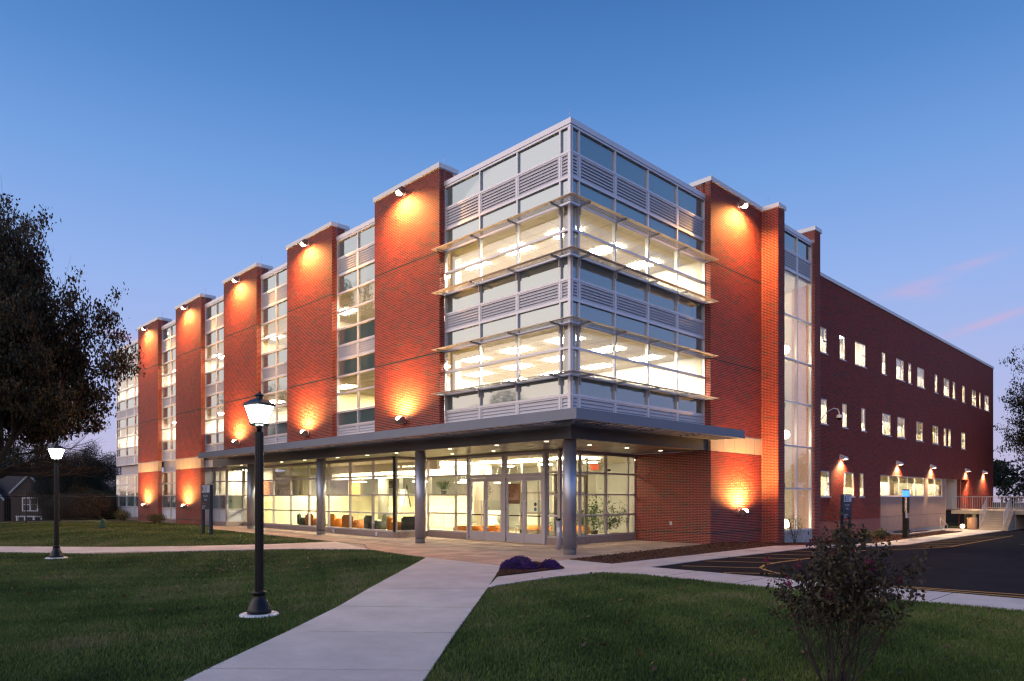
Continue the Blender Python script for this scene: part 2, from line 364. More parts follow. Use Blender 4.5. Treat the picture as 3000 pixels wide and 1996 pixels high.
# base ground: grass land to the horizon, finely divided where it is seen
gx = np.concatenate([[-900, -400, -200, -120, -90, -75, -65, -58, -52, -48, -45], np.arange(-43, -16, 1.5), np.arange(-16, 18.01, .25), [20, 24, 30, 60, 120, 300, 900]])
gy = np.concatenate([[-900, -300, -120, -60, -40, -28], np.arange(-22, 2.01, .25), [3, 4.5, 6, 8, 9, 10.75, 12.5, 14, 16, 18, 20, 24, 30, 40, 60, 90, 200, 900]])
gx = np.unique(np.concatenate([gx, [-32., -8.]]))
X, Y = np.meshgrid(gx, gy); Z = G(X, Y)+hump(X, Y)+far_drop(X, Y)
v = np.stack([X.ravel(), Y.ravel(), Z.ravel()], 1); nx = len(gx); ny = len(gy)
ii = (np.arange(ny-1)[:, None]*nx+np.arange(nx-1)[None]).ravel()
m_lawn = mat('lawn_soil_grass', (.034, .044, .014), .95, var=.35, vscale=1.3, bump=.8, bscale=30)
link('ground', quads_mesh(v, np.stack([ii, ii+1, ii+nx+1, ii+nx], 1), 'ground', smooth=True), m_lawn, kind='structure')
# dusk sits on flat paving
sheet('asphalt_lot', M['asphalt'], ASPH, .012, thick=.1)
sheet('mulch_bed', M['mulch'], MULCH, .045, thick=.1)
bed = sheet('flower_bed', M['mulch'], BED, .06, thick=.12)
# path: separate concrete slabs between its joints
m_slab = mat('broomed_concrete', (.56, .51, .50), .8, var=.16, vscale=.9, bump=.5, bscale=70, rnd=.035)
# reddish water stains and fine broom lines in the concrete
_t = m_slab.node_tree; _b = _t.nodes['Principled BSDF']; _src = _b.inputs['Base Color'].links[0].from_socket
_co = _t.nodes.new('ShaderNodeTexCoord'); _n = _t.nodes.new('ShaderNodeTexNoise'); _n.inputs['Scale'].default_value = .42; _n.inputs['Detail'].default_value = 7; _n.inputs['Roughness'].default_value = .7
_m = _t.nodes.new('ShaderNodeMapRange'); _m.inputs[1].default_value = .50; _m.inputs[2].default_value = .72; _m.inputs[4].default_value = .45
_x = _t.nodes.new('ShaderNodeMix'); _x.data_type = 'RGBA'; _x.inputs[7].default_value = (.40, .27, .22, 1)
_w = _t.nodes.new('ShaderNodeTexNoise'); _w.inputs['Scale'].default_value = 4; _w.inputs['Detail'].default_value = 4; _mp = _t.nodes.new('ShaderNodeMapping'); _mp.inputs['Rotation'].default_value = (0, 0, R(-4)); _mp.inputs['Scale'].default_value = (.5, 22, 1)
_m2 = _t.nodes.new('ShaderNodeMapRange'); _m2.inputs[3].default_value = .88; _m2.inputs[4].default_value = 1.12
_y = _t.nodes.new('ShaderNodeMix'); _y.data_type = 'RGBA'; _y.blend_type = 'MULTIPLY'; _y.inputs[0].default_value = 1
_L = _t.links.new; _L(_co.outputs['Object'], _n.inputs['Vector']); _L(_n.outputs['Fac'], _m.inputs[0]); _L(_m.outputs[0], _x.inputs[0]); _L(_src, _x.inputs[6]); _L(_co.outputs['Object'], _mp.inputs[0]); _L(_mp.outputs[0], _w.inputs['Vector']); _L(_w.outputs['Fac'], _m2.inputs[0]); _L(_x.outputs[2], _y.inputs[6]); _L(_m2.outputs[0], _y.inputs[7]); _L(_y.outputs[2], _b.inputs['Base Color'])
path = sheet('path_base', M['plinth'], PATH, .012, thick=.08); path.name = 'path'
JL = [(8.3, -15.41), (7.01, -14.0), (5.62, -12.39), (4.14, -10.74), (2.49, -9.08), (-2.59, -3.75)]
JR = [(11.6, -15.4), (8.75, -12.35), (7.33, -10.83), (5.85, -9.21), (4.23, -7.44), (.95, -3.92)]
for i in range(5):
    a, b, c, d = JL[i], JL[i+1], JR[i+1], JR[i]
    e = .022
    def ins(p, q): 
        v = Vector((q[0]-p[0], q[1]-p[1])).normalized()*e; return (p[0]+v.x, p[1]+v.y)
    poly = [ins(a, b), ins(b, a), ins(c, d), ins(d, c)]
    sheet('slab', m_slab, poly, .03, parent=path, thick=.1, kind=None)
wk = sheet('walkway', M['plinth'], WALK, .012, thick=.08)
WL = WALK[:6]; WR = WALK[::-1][:8]
wtop = [(-24.5, -19.8), (-19, -14.4), (-13.89, -9.54), (-12.57, -7.3), (-11.6, -4.9), (-11.23, -1.88)]
wbot = [(-23.2, -21.2), (-17.4, -15.8), (-11.9, -11.2), (-9.92, -7.09), (-8.75, -4.9), (-6.71, -3.15)]
for i in range(5): sheet('slab', m_slab, [wtop[i], wtop[i+1], (wbot[i+1][0], wbot[i+1][1]+.0), (wbot[i][0]+.015, wbot[i][1]+.015)], .032, parent=wk, thick=.1, kind=None)
sw = sheet('sidewalk', m_slab, SWALK, .03, thick=.12)
M['joint'] = mat('joint_dark', (.05, .045, .045), .9)
for y in np.arange(3.0, 36, 3.05): bx('joint', M['joint'], sw, [(2.45, 3.88, y, y+.014, float(G(3, y))+.02, float(G(3, y))+.034)])
for x in np.arange(5.4, 18, 1.85): bx('joint', M['joint'], sw, [(x, x+.014, -2.9, -1.42, .02, .034)])
# plaza with its pavers
pz = sheet('plaza', mat('paver_joint', (.10, .07, .06), .95), PLAZA, .012, thick=.1)
m_pav = mat('paver', (.50, .33, .26), .85, var=.2, vscale=14, bump=.5, bscale=90, rnd=.20)
cand = []
P = .61
xs = np.arange(-30.5, 1.2, P); ys = np.arange(-4.3, 8.2, P)
for x in xs:
    for y in ys:
        cx, cy = x+P/2, y+P/2
        pts = np.array([(x+.05, y+.05), (x+P-.05, y+.05), (x+P-.05, y+P-.05), (x+.05, y+P-.05)])
        k = inpoly(pts[:, 0], pts[:, 1], PLAZA).sum()
        if k == 4: cand.append((math.hypot(cx-CX, cy-CY), x, y, 1))
        elif k > 0: cand.append((99, x, y, 0))
cand.sort()
single = [c for c in cand if c[3]][:290]; rest = [c for c in cand if c not in single]
me_p = boxes_mesh([(-P/2+.004, P/2-.004, -P/2+.004, P/2-.004, -.03, 0)], 'paver'); me_p.materials.append(m_pav)
for d, x, y, k in single:
    link('paver', me_p, None, pz, loc=(x+P/2, y+P/2, float(G(x+P/2, y))+.026+random.uniform(-.0015, .0015)))
bm = bmesh.new()
for d, x, y, k in rest:
    if k:
        bmesh.ops.create_cube(bm, size=1, matrix=Matrix.Translation((x+P/2, y+P/2, float(G(x+P/2, y))+.011)) @ Matrix.Diagonal((P-.008, P-.008, .03, 1)))
    else:   # edge pavers cut to the outline: kept where small quarter pieces fall inside
        for a in range(6):
            for b in range(6):
                qx, qy = x+(a+.5)*P/6, y+(b+.5)*P/6
                if inpoly(np.array([qx]), np.array([qy]), PLAZA)[0]:
                    bmesh.ops.create_cube(bm, size=1, matrix=Matrix.Translation((qx, qy, float(G(qx, qy))+.0105)) @ Matrix.Diagonal((P/6, P/6, .03, 1)))
me = bpy.data.meshes.new('pavers'); bm.to_mesh(me); bm.free(); link('paver_field', me, m_pav, pz, kind='stuff')
# painted parking lines
def stripe(pts, w=.10, name='parking_line'):
    V, Fc = [], []
    for i, p in enumerate(pts):
        a = Vector(pts[max(i-1, 0)]); b = Vector(pts[min(i+1, len(pts)-1)]); n = (b-a).normalized(); n = Vector((-n.y, n.x))*w/2
        for s in (1, -1):
            q = Vector(p)+n*s; V.append((q.x, q.y, float(G(q.x, q.y))+.018))
    for i in range(len(pts)-1): Fc.append((2*i, 2*i+1, 2*i+3, 2*i+2))
    me = mesh_from(V, Fc, name)
    return link(name, me, M['yellow'], kind='structure')
def dens(pts, n=10):
    o = []
    for a, b in zip(pts, pts[1:]):
        for k in range(n): o.append((a[0]+(b[0]-a[0])*k/n, a[1]+(b[1]-a[1])*k/n))
    return o+[pts[-1]]
stripe(dens([(5.7, 33), (5.7, 20), (5.7, 16), (5.7, 12.5), (5.7, 9), (5.7, 4.06)]) + [(5.65, 2.65), (5.73, 1.56), (6.0, .75), (6.39, .21), (6.83, -.17), (7.18, -.33)])
stripe([(5.95, -1.1), (6.5, -.75), (7.18, -.33)])
for a, b in [((4.31, -.35), (6.05, .63)), ((3.98, 1.4), (5.62, 2.3)), ((3.97, 3.2), (5.62, 4.1)), ((3.97, 5.0), (5.62, 5.9))]: stripe([a, b])
for k in range(14): stripe([(4.0, 6.9+k*1.85), (5.62, 7.8+k*1.85)])
stripe(dens([(8.6, -1.12), (16, -.95)]))
stripe(dens([(9.2, -1.0), (11.94, -.63), (16, .1)]))
stripe(dens([(5.7, 36), (12, 36)])); stripe(dens([(7.6, 24), (18, 30)]))

# ------------------------------------------------------------------ THE BUILDING
BLD = empty('campus_building', label='four storey red brick and glass campus building with lit windows and grey canopy', cat='building')
# --- brickwork
BH, BL, JT = .0677, .305, .0135
SINGLES = []
def brick_rows(u0, u1, z0, z1, holes=(), dark_z=(), off=0.):
    """bricks of a running bond, cut at the holes (ua,ub,za,zb): list of (ua,ub,za,zb,shade)"""
    o = []; nrow = int(math.floor(z1/BH)); r = int(math.ceil((z0-1e-6)/BH))
    while (r+1)*BH <= z1+.01:
        za, zb = r*BH+JT/2, (r+1)*BH-JT/2
        segs = [(u0, u1)]
        for (a, b, c, d) in holes:
            if zb > c and za < d:
                ns_ = []
                for s, e in segs:
                    if b <= s or a >= e: ns_.append((s, e)); continue
                    if a > s: ns_.append((s, a))
                    if b < e: ns_.append((b, e))
                segs = ns_
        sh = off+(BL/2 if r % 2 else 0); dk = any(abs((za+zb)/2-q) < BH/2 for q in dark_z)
        for s, e in segs:
            k = math.floor((s-sh)/BL)
            while sh+k*BL < e:
                a, b = max(s, sh+k*BL+JT/2), min(e, sh+(k+1)*BL-JT/2)
                if b-a > .03: o.append((a, b, za, zb, 0.0 if dk else random.uniform(.03, 1)))
                k += 1
        r += 1
    return o
PR = .006
def brickwork(axis, sgn, plane, rows, parent, name='brickwork'):
    """lays brick rows on a wall face; axis 'y' faces +-Y, 'x' faces +-X"""
    A, bv = [], []
    for a, b, c, d, s in rows:
        p = PR+random.uniform(-.0012, .0012); lo, hi = (plane-.02, plane+p) if sgn > 0 else (plane-p, plane+.02)
        A.append((a, b, lo, hi, c, d) if axis == 'y' else (lo, hi, a, b, c, d)); bv.append(s)
    return link(name, boxes_mesh(A, name, bv), M['brick'], parent, kind='stuff')
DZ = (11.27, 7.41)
pier_x = [(-6.38-7.97*i-4.42, -6.38-7.97*i) for i in range(5)]
for i, (x0, x1) in enumerate(pier_x):
    zb = 4.42 if i < 3 else 0.0
    zc = 3.74
    segs = [(zb if i < 3 else 4.42, 14.45)] + ([] if i < 3 else [(0.08, 3.74)])
    p = bx('brick_pier', M['mortar'], BLD, [(x0, x1, -.25, .0, s[0], s[1]) for s in segs]+[(x0, x1, 0.0, .42, 13.98, 14.45)])
    for (z0, z1) in segs:
        dz = DZ if z0 > 4 else (.44,)
        brickwork('y', -1, -.25, brick_rows(x0, x1, z0, z1, dark_z=dz), p)
        brickwork('x', 1, x1, brick_rows(-.25, -.002, z0, z1, dark_z=dz, off=.1), p)
        brickwork('x', -1, x0, brick_rows(-.25, -.002, z0, z1, dark_z=dz, off=.1), p)
    brickwork('x', 1, x1, brick_rows(0.02, .42, 14.0, 14.45, off=.1), p)
    bx('coping', M['white'], p, [(x0-.05, x1+.05, -.31, .66, 14.45, 14.63)])
    bx('flashing', M['white'], p, [(x0+.03, x1-.01, .43, .60, 13.6, 14.45)])
    bx('flashing', M['white'], p, [(x0+.4, x1-.4, .005, .42, 13.8, 13.97)])
    if i >= 3:
        b = bx('stone_band', M['lime'], p, [(x0-.01, x1+.01, -.262, .0, 3.742, 4.418)])
        for q in (1/6, 2/6, 3/6, 4/6, 5/6): bx('band_joint', M['joint'], b, [(x0+4.42*q, x0+4.42*q+.008, -.2645, -.25, 3.742, 4.418)])
# right-hand brick panel and the deeper pier beside it
p = bx('brick_panel', M['mortar'], BLD, [(-.1, .25, 8.17, 12.51, 4.42, 14.45), (-.1, .25, 8.17, 12.51, -.3, 3.74), (-.42, 0, 8.17, 12.6, 13.9, 14.45)])
brickwork('x', 1, .25, brick_rows(8.17, 12.505, 4.42, 14.45, dark_z=DZ), p)
brickwork('x', 1, .25, brick_rows(8.17, 12.505, -.2, 3.74, dark_z=(.44,)), p)
brickwork('y', -1, 8.17, brick_rows(.0, .25, 4.42, 14.45, dark_z=DZ, off=.1), p)
brickwork('y', -1, 8.17, brick_rows(-.42, -.0, 14.0, 14.45, off=.1), p)
bx('coping', M['white'], p, [(-.66, .31, 8.11, 12.46, 14.45, 14.63)])
bx('flashing', M['white'], p, [(-.62, -.44, 8.2, 12.4, 13.6, 14.45)])
b = bx('stone_band', M['lime'], p, [(.0, .262, 8.165, 12.508, 3.742, 4.418)])
for q in (.22, .44, .66, .84): bx('band_joint', M['joint'], b, [(.255, .2645, 8.17+4.34*q, 8.178+4.34*q, 3.742, 4.418)])
p = bx('brick_pier', M['mortar'], BLD, [(-.1, 1.0, 12.51, 13.12, -.4, 14.45)])
tw = brick_rows(.257, 1.0, -.25, 14.45, off=.12)
brickwork('y', -1, 12.51, tw, p); brickwork('x', 1, 1.0, brick_rows(12.505, 13.12, -.3, 14.45), p); brickwork('y', 1, 13.12, brick_rows(.3, 1.0, -.3, 14.45), p)
bx('coping', M['white'], p, [(-.2, 1.06, 12.45, 13.18, 14.45, 14.63)])
p = bx('brick_pier', M['mortar'], BLD, [(-.1, 1.0, 16.30, 16.95, -.5, 14.45)])
brickwork('y', -1, 16.30, brick_rows(.9, 1.0, -.4, 13.9, off=.12), p); brickwork('y', -1, 16.30, brick_rows(.2, 1.0, 13.98, 14.45, off=.12), p)
brickwork('x', 1, 1.0, brick_rows(16.295, 16.95, -.4, 14.45), p); brickwork('y', 1, 16.95, brick_rows(.25, 1.0, -.4, 14.45), p)
bx('coping', M['white'], p, [(-.3, 1.06, 16.24, 17.01, 14.45, 14.63)])
bx('flashing', M['white'], p, [(-.3, .18, 16.26, 16.3, 13.7, 14.45)])
# brick wall beside the entrance: its nearest bricks are single pieces
p = bx('brick_wall', M['mortar'], BLD, [(-3.4, .248, 8.172, 8.5, 0, 3.74)]); EW = p
rows = brick_rows(-3.4, .25, 0.0, 3.74, dark_z=(.44,))
full = [r for r in rows if abs((r[1]-r[0])-(BL-JT)) < 1e-4]
full.sort(key=lambda r: -r[0]*1.0+abs(r[2]-1.7)*.9); sing = set(full[:295])
brickwork('y', -1, 8.172, [r for r in rows if r not in sing], p)
meb = boxes_mesh([(-(BL-JT)/2, (BL-JT)/2, -PR, .02, -(BH-JT)/2, (BH-JT)/2)], 'brick'); meb.materials.append(M['brick1'])
med = boxes_mesh([(-(BL-JT)/2, (BL-JT)/2, -PR, .02, -(BH-JT)/2, (BH-JT)/2)], 'brick_dark'); med.materials.append(mat('brick_dark', (.02, .017, .019), .7))
for r in sorted(sing): link('brick', med if r[4] == 0 else meb, None, p, loc=((r[0]+r[1])/2, 8.172+random.uniform(-.0012, .0012), (r[2]+r[3])/2))
bx('outlet', M['alum'], p, [(-1.62, -1.52, 8.12, 8.165, .72, .88)])

# --- curtain walls
GROWS = [('S', 12.97, 13.72), ('L', 12.16, 12.90), ('S', 11.33, 12.09), ('W', 10.49, 11.25), ('W', 9.68, 10.41), ('S', 8.91, 9.60), ('L', 8.25, 8.84),
         ('S', 7.49, 8.17), ('W', 6.71, 7.41), ('W', 5.84, 6.63), ('S', 5.20, 5.76), ('L', 4.46, 5.12)]
SL = []       # louver slats: (size, args)
def dist(x, y): return math.hypot(x-CX, y-CY)
def curtain(axis, plane, us, rows, name='curtain_wall', sgn=-1, head=None, bottom=4.42, mull=.065, depth=.12, parent=None, glass='glass', skip=None, fm='alum'):
    """aluminium grid with one pane, panel or louver per cell. axis 'y': faces sgn*Y, us along x."""
    def B(a, b, d0, d1, c, d):   # d0..d1 measured outward from the plane
        lo, hi = sorted((plane+sgn*d0, plane+sgn*d1))
        return (a, b, lo, hi, c, d) if axis == 'y' else (lo, hi, a, b, c, d)
    A = []; u0, u1 = us[0], us[-1]
    zt = rows[0][2]; edges = [zt+.07]
    for u in us:
        w = mull/2; A.append(B(max(u-w, u0-.001), min(u+w, u1+.001) if u < u1 else u1, -depth, .0, bottom, zt+.066))
    levels = [(zt, zt+.07)] + [(rows[i+1][2], rows[i][1]) for i in range(len(rows)-1)] + [(bottom, rows[-1][1])]
    for a, b in levels: A.append(B(u0+.001, u1-.001, -depth+.004, .006, a, b))
    fr = link(name, boxes_mesh(A, name), M[fm], parent or BLD)
    for ci in range(len(us)-1):
        a, b = us[ci]+mull/2, us[ci+1]-mull/2
        if ci == 0: a = us[0]+mull/2
        if ci == len(us)-2: b = us[-1]-mull/2
        for (k, z0, z1) in rows:
            if skip and skip(ci, k, z0): continue
            if k == 'W': ub('window_pane', M[glass], fr, B(a, b, -.075, -.069, z0, z1))
            elif k == 'S': ub('spandrel_pane', M['sp_left'], fr, B(a, b, -.085, -.070, z0, z1))
            elif k == 'P': ub('metal_panel', M['alumd'], fr, B(a, b, -.085, -.060, z0, z1))
            elif k == 'L':
                bx('louver_frame', M['louver'], fr, [B(a+.012, b-.012, -.07, -.008, z1-.05, z1-.004), B(a+.012, b-.012, -.07, -.008, z0+.004, z0+.045),
                                                     B(a+.012, a+.06, -.07, -.0082, z0+.045, z1-.05), B(b-.06, b-.012, -.07, -.0082, z0+.045, z1-.05)])
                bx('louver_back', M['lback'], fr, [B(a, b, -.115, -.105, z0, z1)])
                n = max(3, round((z1-z0-.10)/.108)); dz = (z1-z0-.10)/n
                for j in range(n):
                    c = z0+.05+dz*(j+.5)
                    lo = B(a+.06, b-.06, -.075, -.015, c-.0, c+.0)
                    cx_, cy_ = ((a+b)/2, plane-.045*sgn*-1*-1) if axis == 'y' else (plane, (a+b)/2)
                    SL.append((dist(cx_, cy_)/max(b-a, .1), axis, sgn, plane, a+.06, b-.06, c, dz, fr))
    return fr
# corner bay, street side (faces -Y) and its other side (faces +X)
curtain('y', 0, [-6.37, -4.36, -2.43, -.46, 0.0], GROWS)
curtain('x', 0, [0.0, .44, 2.34, 4.27, 6.19, 8.165], GROWS, sgn=1)
for i in range(4):
    a, b = pier_x[i+1][1], pier_x[i][0]
    rows_ = GROWS if i < 3 else GROWS
    curtain('y', 0, [a, (a+b)/2, b], GROWS)
curtain('y', 0, [-49.2, -48.70, -46.6, -44.5, pier_x[4][0]], GROWS)
curtain('x', -49.2, [0.0, .45, 2.4, 4.4, 6.4, 8.3], GROWS, sgn=-1)
# parapets / caps over the glass
for nm, bxs in (('parapet_cap', [(-6.37, .03, -.03, .30, 13.80, 13.98)]), ('parapet_cap', [(-.30, .03, .3, 8.165, 13.80, 13.98)])):
    bx(nm, M['white' if False else 'alum'], BLD, bxs)
for i in range(4): bx('parapet_cap', M['alum'], BLD, [(pier_x[i+1][1], pier_x[i][0], -.03, .3, 13.80, 13.98)])
bx('parapet_cap', M['alum'], BLD, [(-49.23, pier_x[4][0], -.03, .3, 13.80, 13.98), (-49.23, -48.9, .3, 9, 13.80, 13.98)])
bx('roof', M['conc'], BLD, [(-48.9, -.3, .3, 12.6, 13.5, 13.75)])
# --- sunshades round the corner bay
SHB = []
def shade(z, idx):
    s = empty('sunshade'); s.parent = BLD
    for x in (-6.28, -4.36, -2.43, -.46): bx('bracket', M['alumd'], s, [(x-.02, x+.02, -.47, -.01, z-.05, z+.018)]+([(x-.03, x+.03, -.05, -.007, z-.28, z-.05)] if x > -6 else []))
    for y in (.44, 2.34, 4.27, 6.19, 8.08): bx('bracket', M['alumd'], s, [(.01, .47, y-.02, y+.02, z-.05, z+.018)]+([(.007, .05, y-.03, y+.03, z-.28, z-.05)] if y < 8 else []))
    prof = [(.33, .53, 0.), (.25, .31, .0), (.165, .225, 0.), (.08, .14, .0)]
    xs_ = [-6.55, -4.38, -2.45, 0]; ys_ = [0, 2.36, 4.29, 6.21, 8.35]
    for (d0, d1, dz) in prof:
        for j in range(3):
            a, b = xs_[j], xs_[j+1]
            if j == 0 and d0 < .25: a = -6.35
            lo = a+.01; hi = (b-.01) if j < 2 else None
            V = [(lo, -d1, z+.022), (hi if hi is not None else d1, -d1, z+.022), (hi if hi is not None else d0, -d0, z+.040), (lo, -d0, z+.040)]
            V += [(x, y, q-.018) for x, y, q in V]
            me = mesh_from(V, [(0, 1, 2, 3), (7, 6, 5, 4), (0, 4, 5, 1), (1, 5, 6, 2), (2, 6, 7, 3), (3, 7, 4, 0)], 'blade'); link('blade', me, M['shadeb'], s)
        for j in range(4):
            a, b = ys_[j], ys_[j+1]
            if j == 3 and d0 < .25: b = 8.15
            V = [(d1, a+.01 if j else -d1, z+.021), (d1, b-.01, z+.021), (d0, b-.01, z+.039), (d0, a+.01 if j else -d0, z+.039)]
            V += [(x, y, q-.018) for x, y, q in V]
            me = mesh_from(V, [(0, 1, 2, 3), (7, 6, 5, 4), (0, 4, 5, 1), (1, 5, 6, 2), (2, 6, 7, 3), (3, 7, 4, 0)], 'blade'); link('blade', me, M['shadeb'], s)
M['shadeb'] = mat('sunshade_blade', (.70, .62, .56), .4, .2)
for k, z in enumerate((11.27, 9.62, 7.46, 5.79)): shade(z, k)
# --- canopy and soffit
can = bx('canopy', M['canopy'], BLD, [(-26.6, 1.76, -1.78, -1.70, 4.11, 4.42), (1.68, 1.76, -1.70, 8.07, 4.11, 4.42), (-26.6, -26.52, -1.70, -.26, 4.13, 4.42), (.27, 1.68, 7.99, 8.07, 4.13, 4.42)])
bx('canopy_top', M['canopy'], can, [(-26.6, 1.7, -.75, -.26, 4.39, 4.425), (.27, .75, -.26, 8.0, 4.39, 4.425)])
bk = [(x, x+.05, -1.70, -.26, 4.22, 4.36) for x in np.arange(-25.2, .1, 2.66)]+[(.27, 1.68, y, y+.05, 4.22, 4.36) for y in (.4, 3.0, 5.6)]
bx('bracket', M['canopy'], can, bk)
for y in np.linspace(-1.5, -.45, 5):
    for x in np.arange(-26.5, -.2, 2.66): ub('canopy_blade', M['blade'], can, (x+.06, min(x+2.6, .25-y*0), y-.06, y+.06, 4.16, 4.185), rot=(R(28), 0, 0))
for x in np.linspace(.45, 1.5, 5):
    for a, b in ((-1.6, .36), (.5, 2.95), (3.1, 5.55), (5.7, 7.95)): ub('canopy_blade', M['blade'], can, (x-.06, x+.06, a if a > -1 else -x, b, 4.16, 4.185), rot=(0, R(28), 0))
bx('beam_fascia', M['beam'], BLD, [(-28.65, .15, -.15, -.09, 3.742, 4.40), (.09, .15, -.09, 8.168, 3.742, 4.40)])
bx('soffit', M['soffit'], BLD, [(-28.65, .09, -.09, 1.42, 3.742, 3.78), (-12, .09, 1.42, 3.3, 3.742, 3.78), (-3.32, .09, 3.3, 8.168, 3.742, 3.78)])
bx('soffit_deck', M['dark'], BLD, [(-30.3, .08, -.08, 8.5, 4.2, 4.41)])
M['sofj'] = mat('soffit_joint', (.06, .055, .05), .8)
sj = [(x, x+.012, -.088, 1.4, 3.7395, 3.7425) for x in np.arange(-27.6, 0, 1.22)] + [(x, x+.012, 1.42, 3.28, 3.7395, 3.7425) for x in np.arange(-11.8, 0, 1.22)] + [(-3.3, .08, y, y+.012, 3.7395, 3.7425) for y in np.arange(3.6, 8.1, 1.22)]
bx('soffit_joints', M['sofj'], BLD, sj, kind='stuff')
# --- round columns
for x in (-.27, -8.28, -16.29, -24.2):
    zg = float(G(x, .27))
    c = lathe('column', M['colm'], BLD, [(.222, .22+zg), (.222, 3.70), (.20, 3.70), (.20, 3.742)], 48, center=(x, .27))
    lathe('column_base', M['colb'], c, [(.205, 0), (.205, .20+zg), (.19, .20+zg), (.19, .22+zg)], 40, center=(x, .27))
    bpy.context.view_layer.update()
# --- ground floor glazing
GR = [('W', 2.895, 3.60), ('W', 2.02, 2.825), ('W', 1.185, 1.955), ('W', .365, 1.115)]
def plinth(bxs): return bx('plinth', M['plinth'], BLD, bxs)
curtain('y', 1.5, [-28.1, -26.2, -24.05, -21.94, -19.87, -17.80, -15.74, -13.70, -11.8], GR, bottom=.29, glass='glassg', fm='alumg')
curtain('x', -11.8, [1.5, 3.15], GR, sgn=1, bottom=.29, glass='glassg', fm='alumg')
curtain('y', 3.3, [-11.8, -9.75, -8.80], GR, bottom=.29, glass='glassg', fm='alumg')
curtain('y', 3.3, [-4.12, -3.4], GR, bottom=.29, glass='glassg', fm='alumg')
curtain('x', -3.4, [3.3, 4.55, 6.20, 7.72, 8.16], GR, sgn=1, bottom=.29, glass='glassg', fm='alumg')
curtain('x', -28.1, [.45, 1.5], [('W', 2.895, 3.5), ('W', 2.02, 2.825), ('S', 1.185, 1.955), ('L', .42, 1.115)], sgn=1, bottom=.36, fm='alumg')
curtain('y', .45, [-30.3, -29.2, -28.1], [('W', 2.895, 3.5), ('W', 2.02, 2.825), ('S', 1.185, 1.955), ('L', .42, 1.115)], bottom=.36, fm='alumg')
plinth([(-28.1, -11.8, 1.46, 1.7, .0, .29), (-12.0, -11.76, 1.7, 3.26, .0, .29), (-12.0, -8.83, 3.26, 3.5, .0, .292)])
plinth([(-4.1, -3.36, 3.26, 3.5, 0, .29), (-3.6, -3.36, 3.5, 8.16, 0, .291)])
plinth([(-30.3, -28.06, .41, .6, .0, .36), (-28.3, -28.06, .6, 1.46, .0, .361)])
bx('head_panel', M['alumd'], BLD, [(-30.3, -28.08, .42, .6, 3.57, 3.74), (-28.12, -28.06, .6, 1.46, 3.57, 3.74), (-30.3, -28.66, -.02, .2, 3.742, 4.42)])
bx('head_trim', M['soffit'], BLD, [(-28.1, -11.8, 1.44, 1.56, 3.67, 3.742), (-12, -3.4, 3.24, 3.36, 3.67, 3.742), (-3.46, -3.34, 3.36, 8.16, 3.67, 3.742), (-11.86, -11.74, 1.56, 3.24, 3.67, 3.742)])
# bay between the two outer piers, and the far end bay, at ground level
G2 = [('W', 2.895, 3.60), ('W', 2.02, 2.825), ('S', 1.185, 1.955), ('L', .42, 1.115)]
for a, b in ((pier_x[4][1], pier_x[3][0]),):
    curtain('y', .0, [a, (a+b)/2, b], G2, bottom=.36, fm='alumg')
    bx('metal_panel', M['alumd'], BLD, [(a, b, .12, .2, 3.68, 4.42)]); plinth([(a, b, -.04, .2, 0, .36)])
curtain('y', .0, [-49.2, -48.70, -46.6, -44.5, pier_x[4][0]], G2, bottom=.36); bx('metal_panel', M['alumd'], BLD, [(-48.9, pier_x[4][0], .3, .4, 3.68, 4.42)]); plinth([(-49.2, pier_x[4][0], -.04, .2, -.2, .36)])
bx('end_wall', M['brick'], BLD, [(-49.1, -49.0, .2, 12, -.3, 3.7)])
bx('corner_panel', M['alumd'], BLD, [(-30.32, -30.27, -.01, .46, 0, 3.74)])
for x, y, nm in ((-29.2, 1.0, 0),): pass
# outlets on the plinth
for x in (-26.2, -17.2, -13.3): bx('outlet', M['white'], BLD, [(x, x+.13, 1.42, 1.465, .08, .26)])
bx('black_post', M['black'], BLD, [(-11.86, -11.76, 1.40, 1.46, .30, 3.73)])
# --- entrance doors
def door(x0, x1, side):
    d = bx('door', M['alumd'], BLD, [(x0+.01, x0+.11, 3.22, 3.27, .05, 2.70), (x1-.11, x1-.01, 3.22, 3.27, .05, 2.70), (x0+.11, x1-.11, 3.222, 3.268, .05, .42), (x0+.11, x1-.11, 3.222, 3.268, 2.55, 2.70)])
    ub('door_glass', M['glassg'], d, (x0+.11, x1-.11, 3.24, 3.246, .42, 2.55))
    hx = x1-.10 if side > 0 else x0+.10
    tubes('handle', M['alum'], d, [([(hx, 3.22, .58), (hx, 3.12, .60), (hx, 3.10, .70), (hx, 3.10, 1.62), (hx, 3.12, 1.72), (hx, 3.22, 1.74)], .014)])
    bx('push_bar', M['black'], d, [(x0+.11, x1-.11, 3.29, 3.33, 1.10, 1.15)])
    bx('hinge', M['black'], d, [((x0+.0, x0+.02) if side > 0 else (x1-.02, x1))+(3.20, 3.225, z, z+.09) for z in (.1, 1.35, 2.58)])
    bx('closer', M['black'], d, [(x0+.3, x0+.62, 3.275, 3.33, 2.57, 2.62)])
    return d
door(-8.68, -7.62, 1); door(-7.62, -6.56, -1); door(-6.34, -5.28, 1); d4 = door(-5.28, -4.22, -1)
bx('door_frame', M['alumd'], BLD, [(-8.80, -8.68, 3.18, 3.32, .02, 3.66), (-6.56, -6.34, 3.18, 3.32, .02, 3.66), (-4.22, -4.10, 3.18, 3.32, .02, 3.66), (-8.68, -6.56, 3.2, 3.3, 2.71, 2.85), (-6.34, -4.22, 3.2, 3.3, 2.71, 2.85), (-8.68, -6.56, 3.2, 3.3, 3.58, 3.66), (-6.34, -4.22, 3.2, 3.3, 3.58, 3.66)])
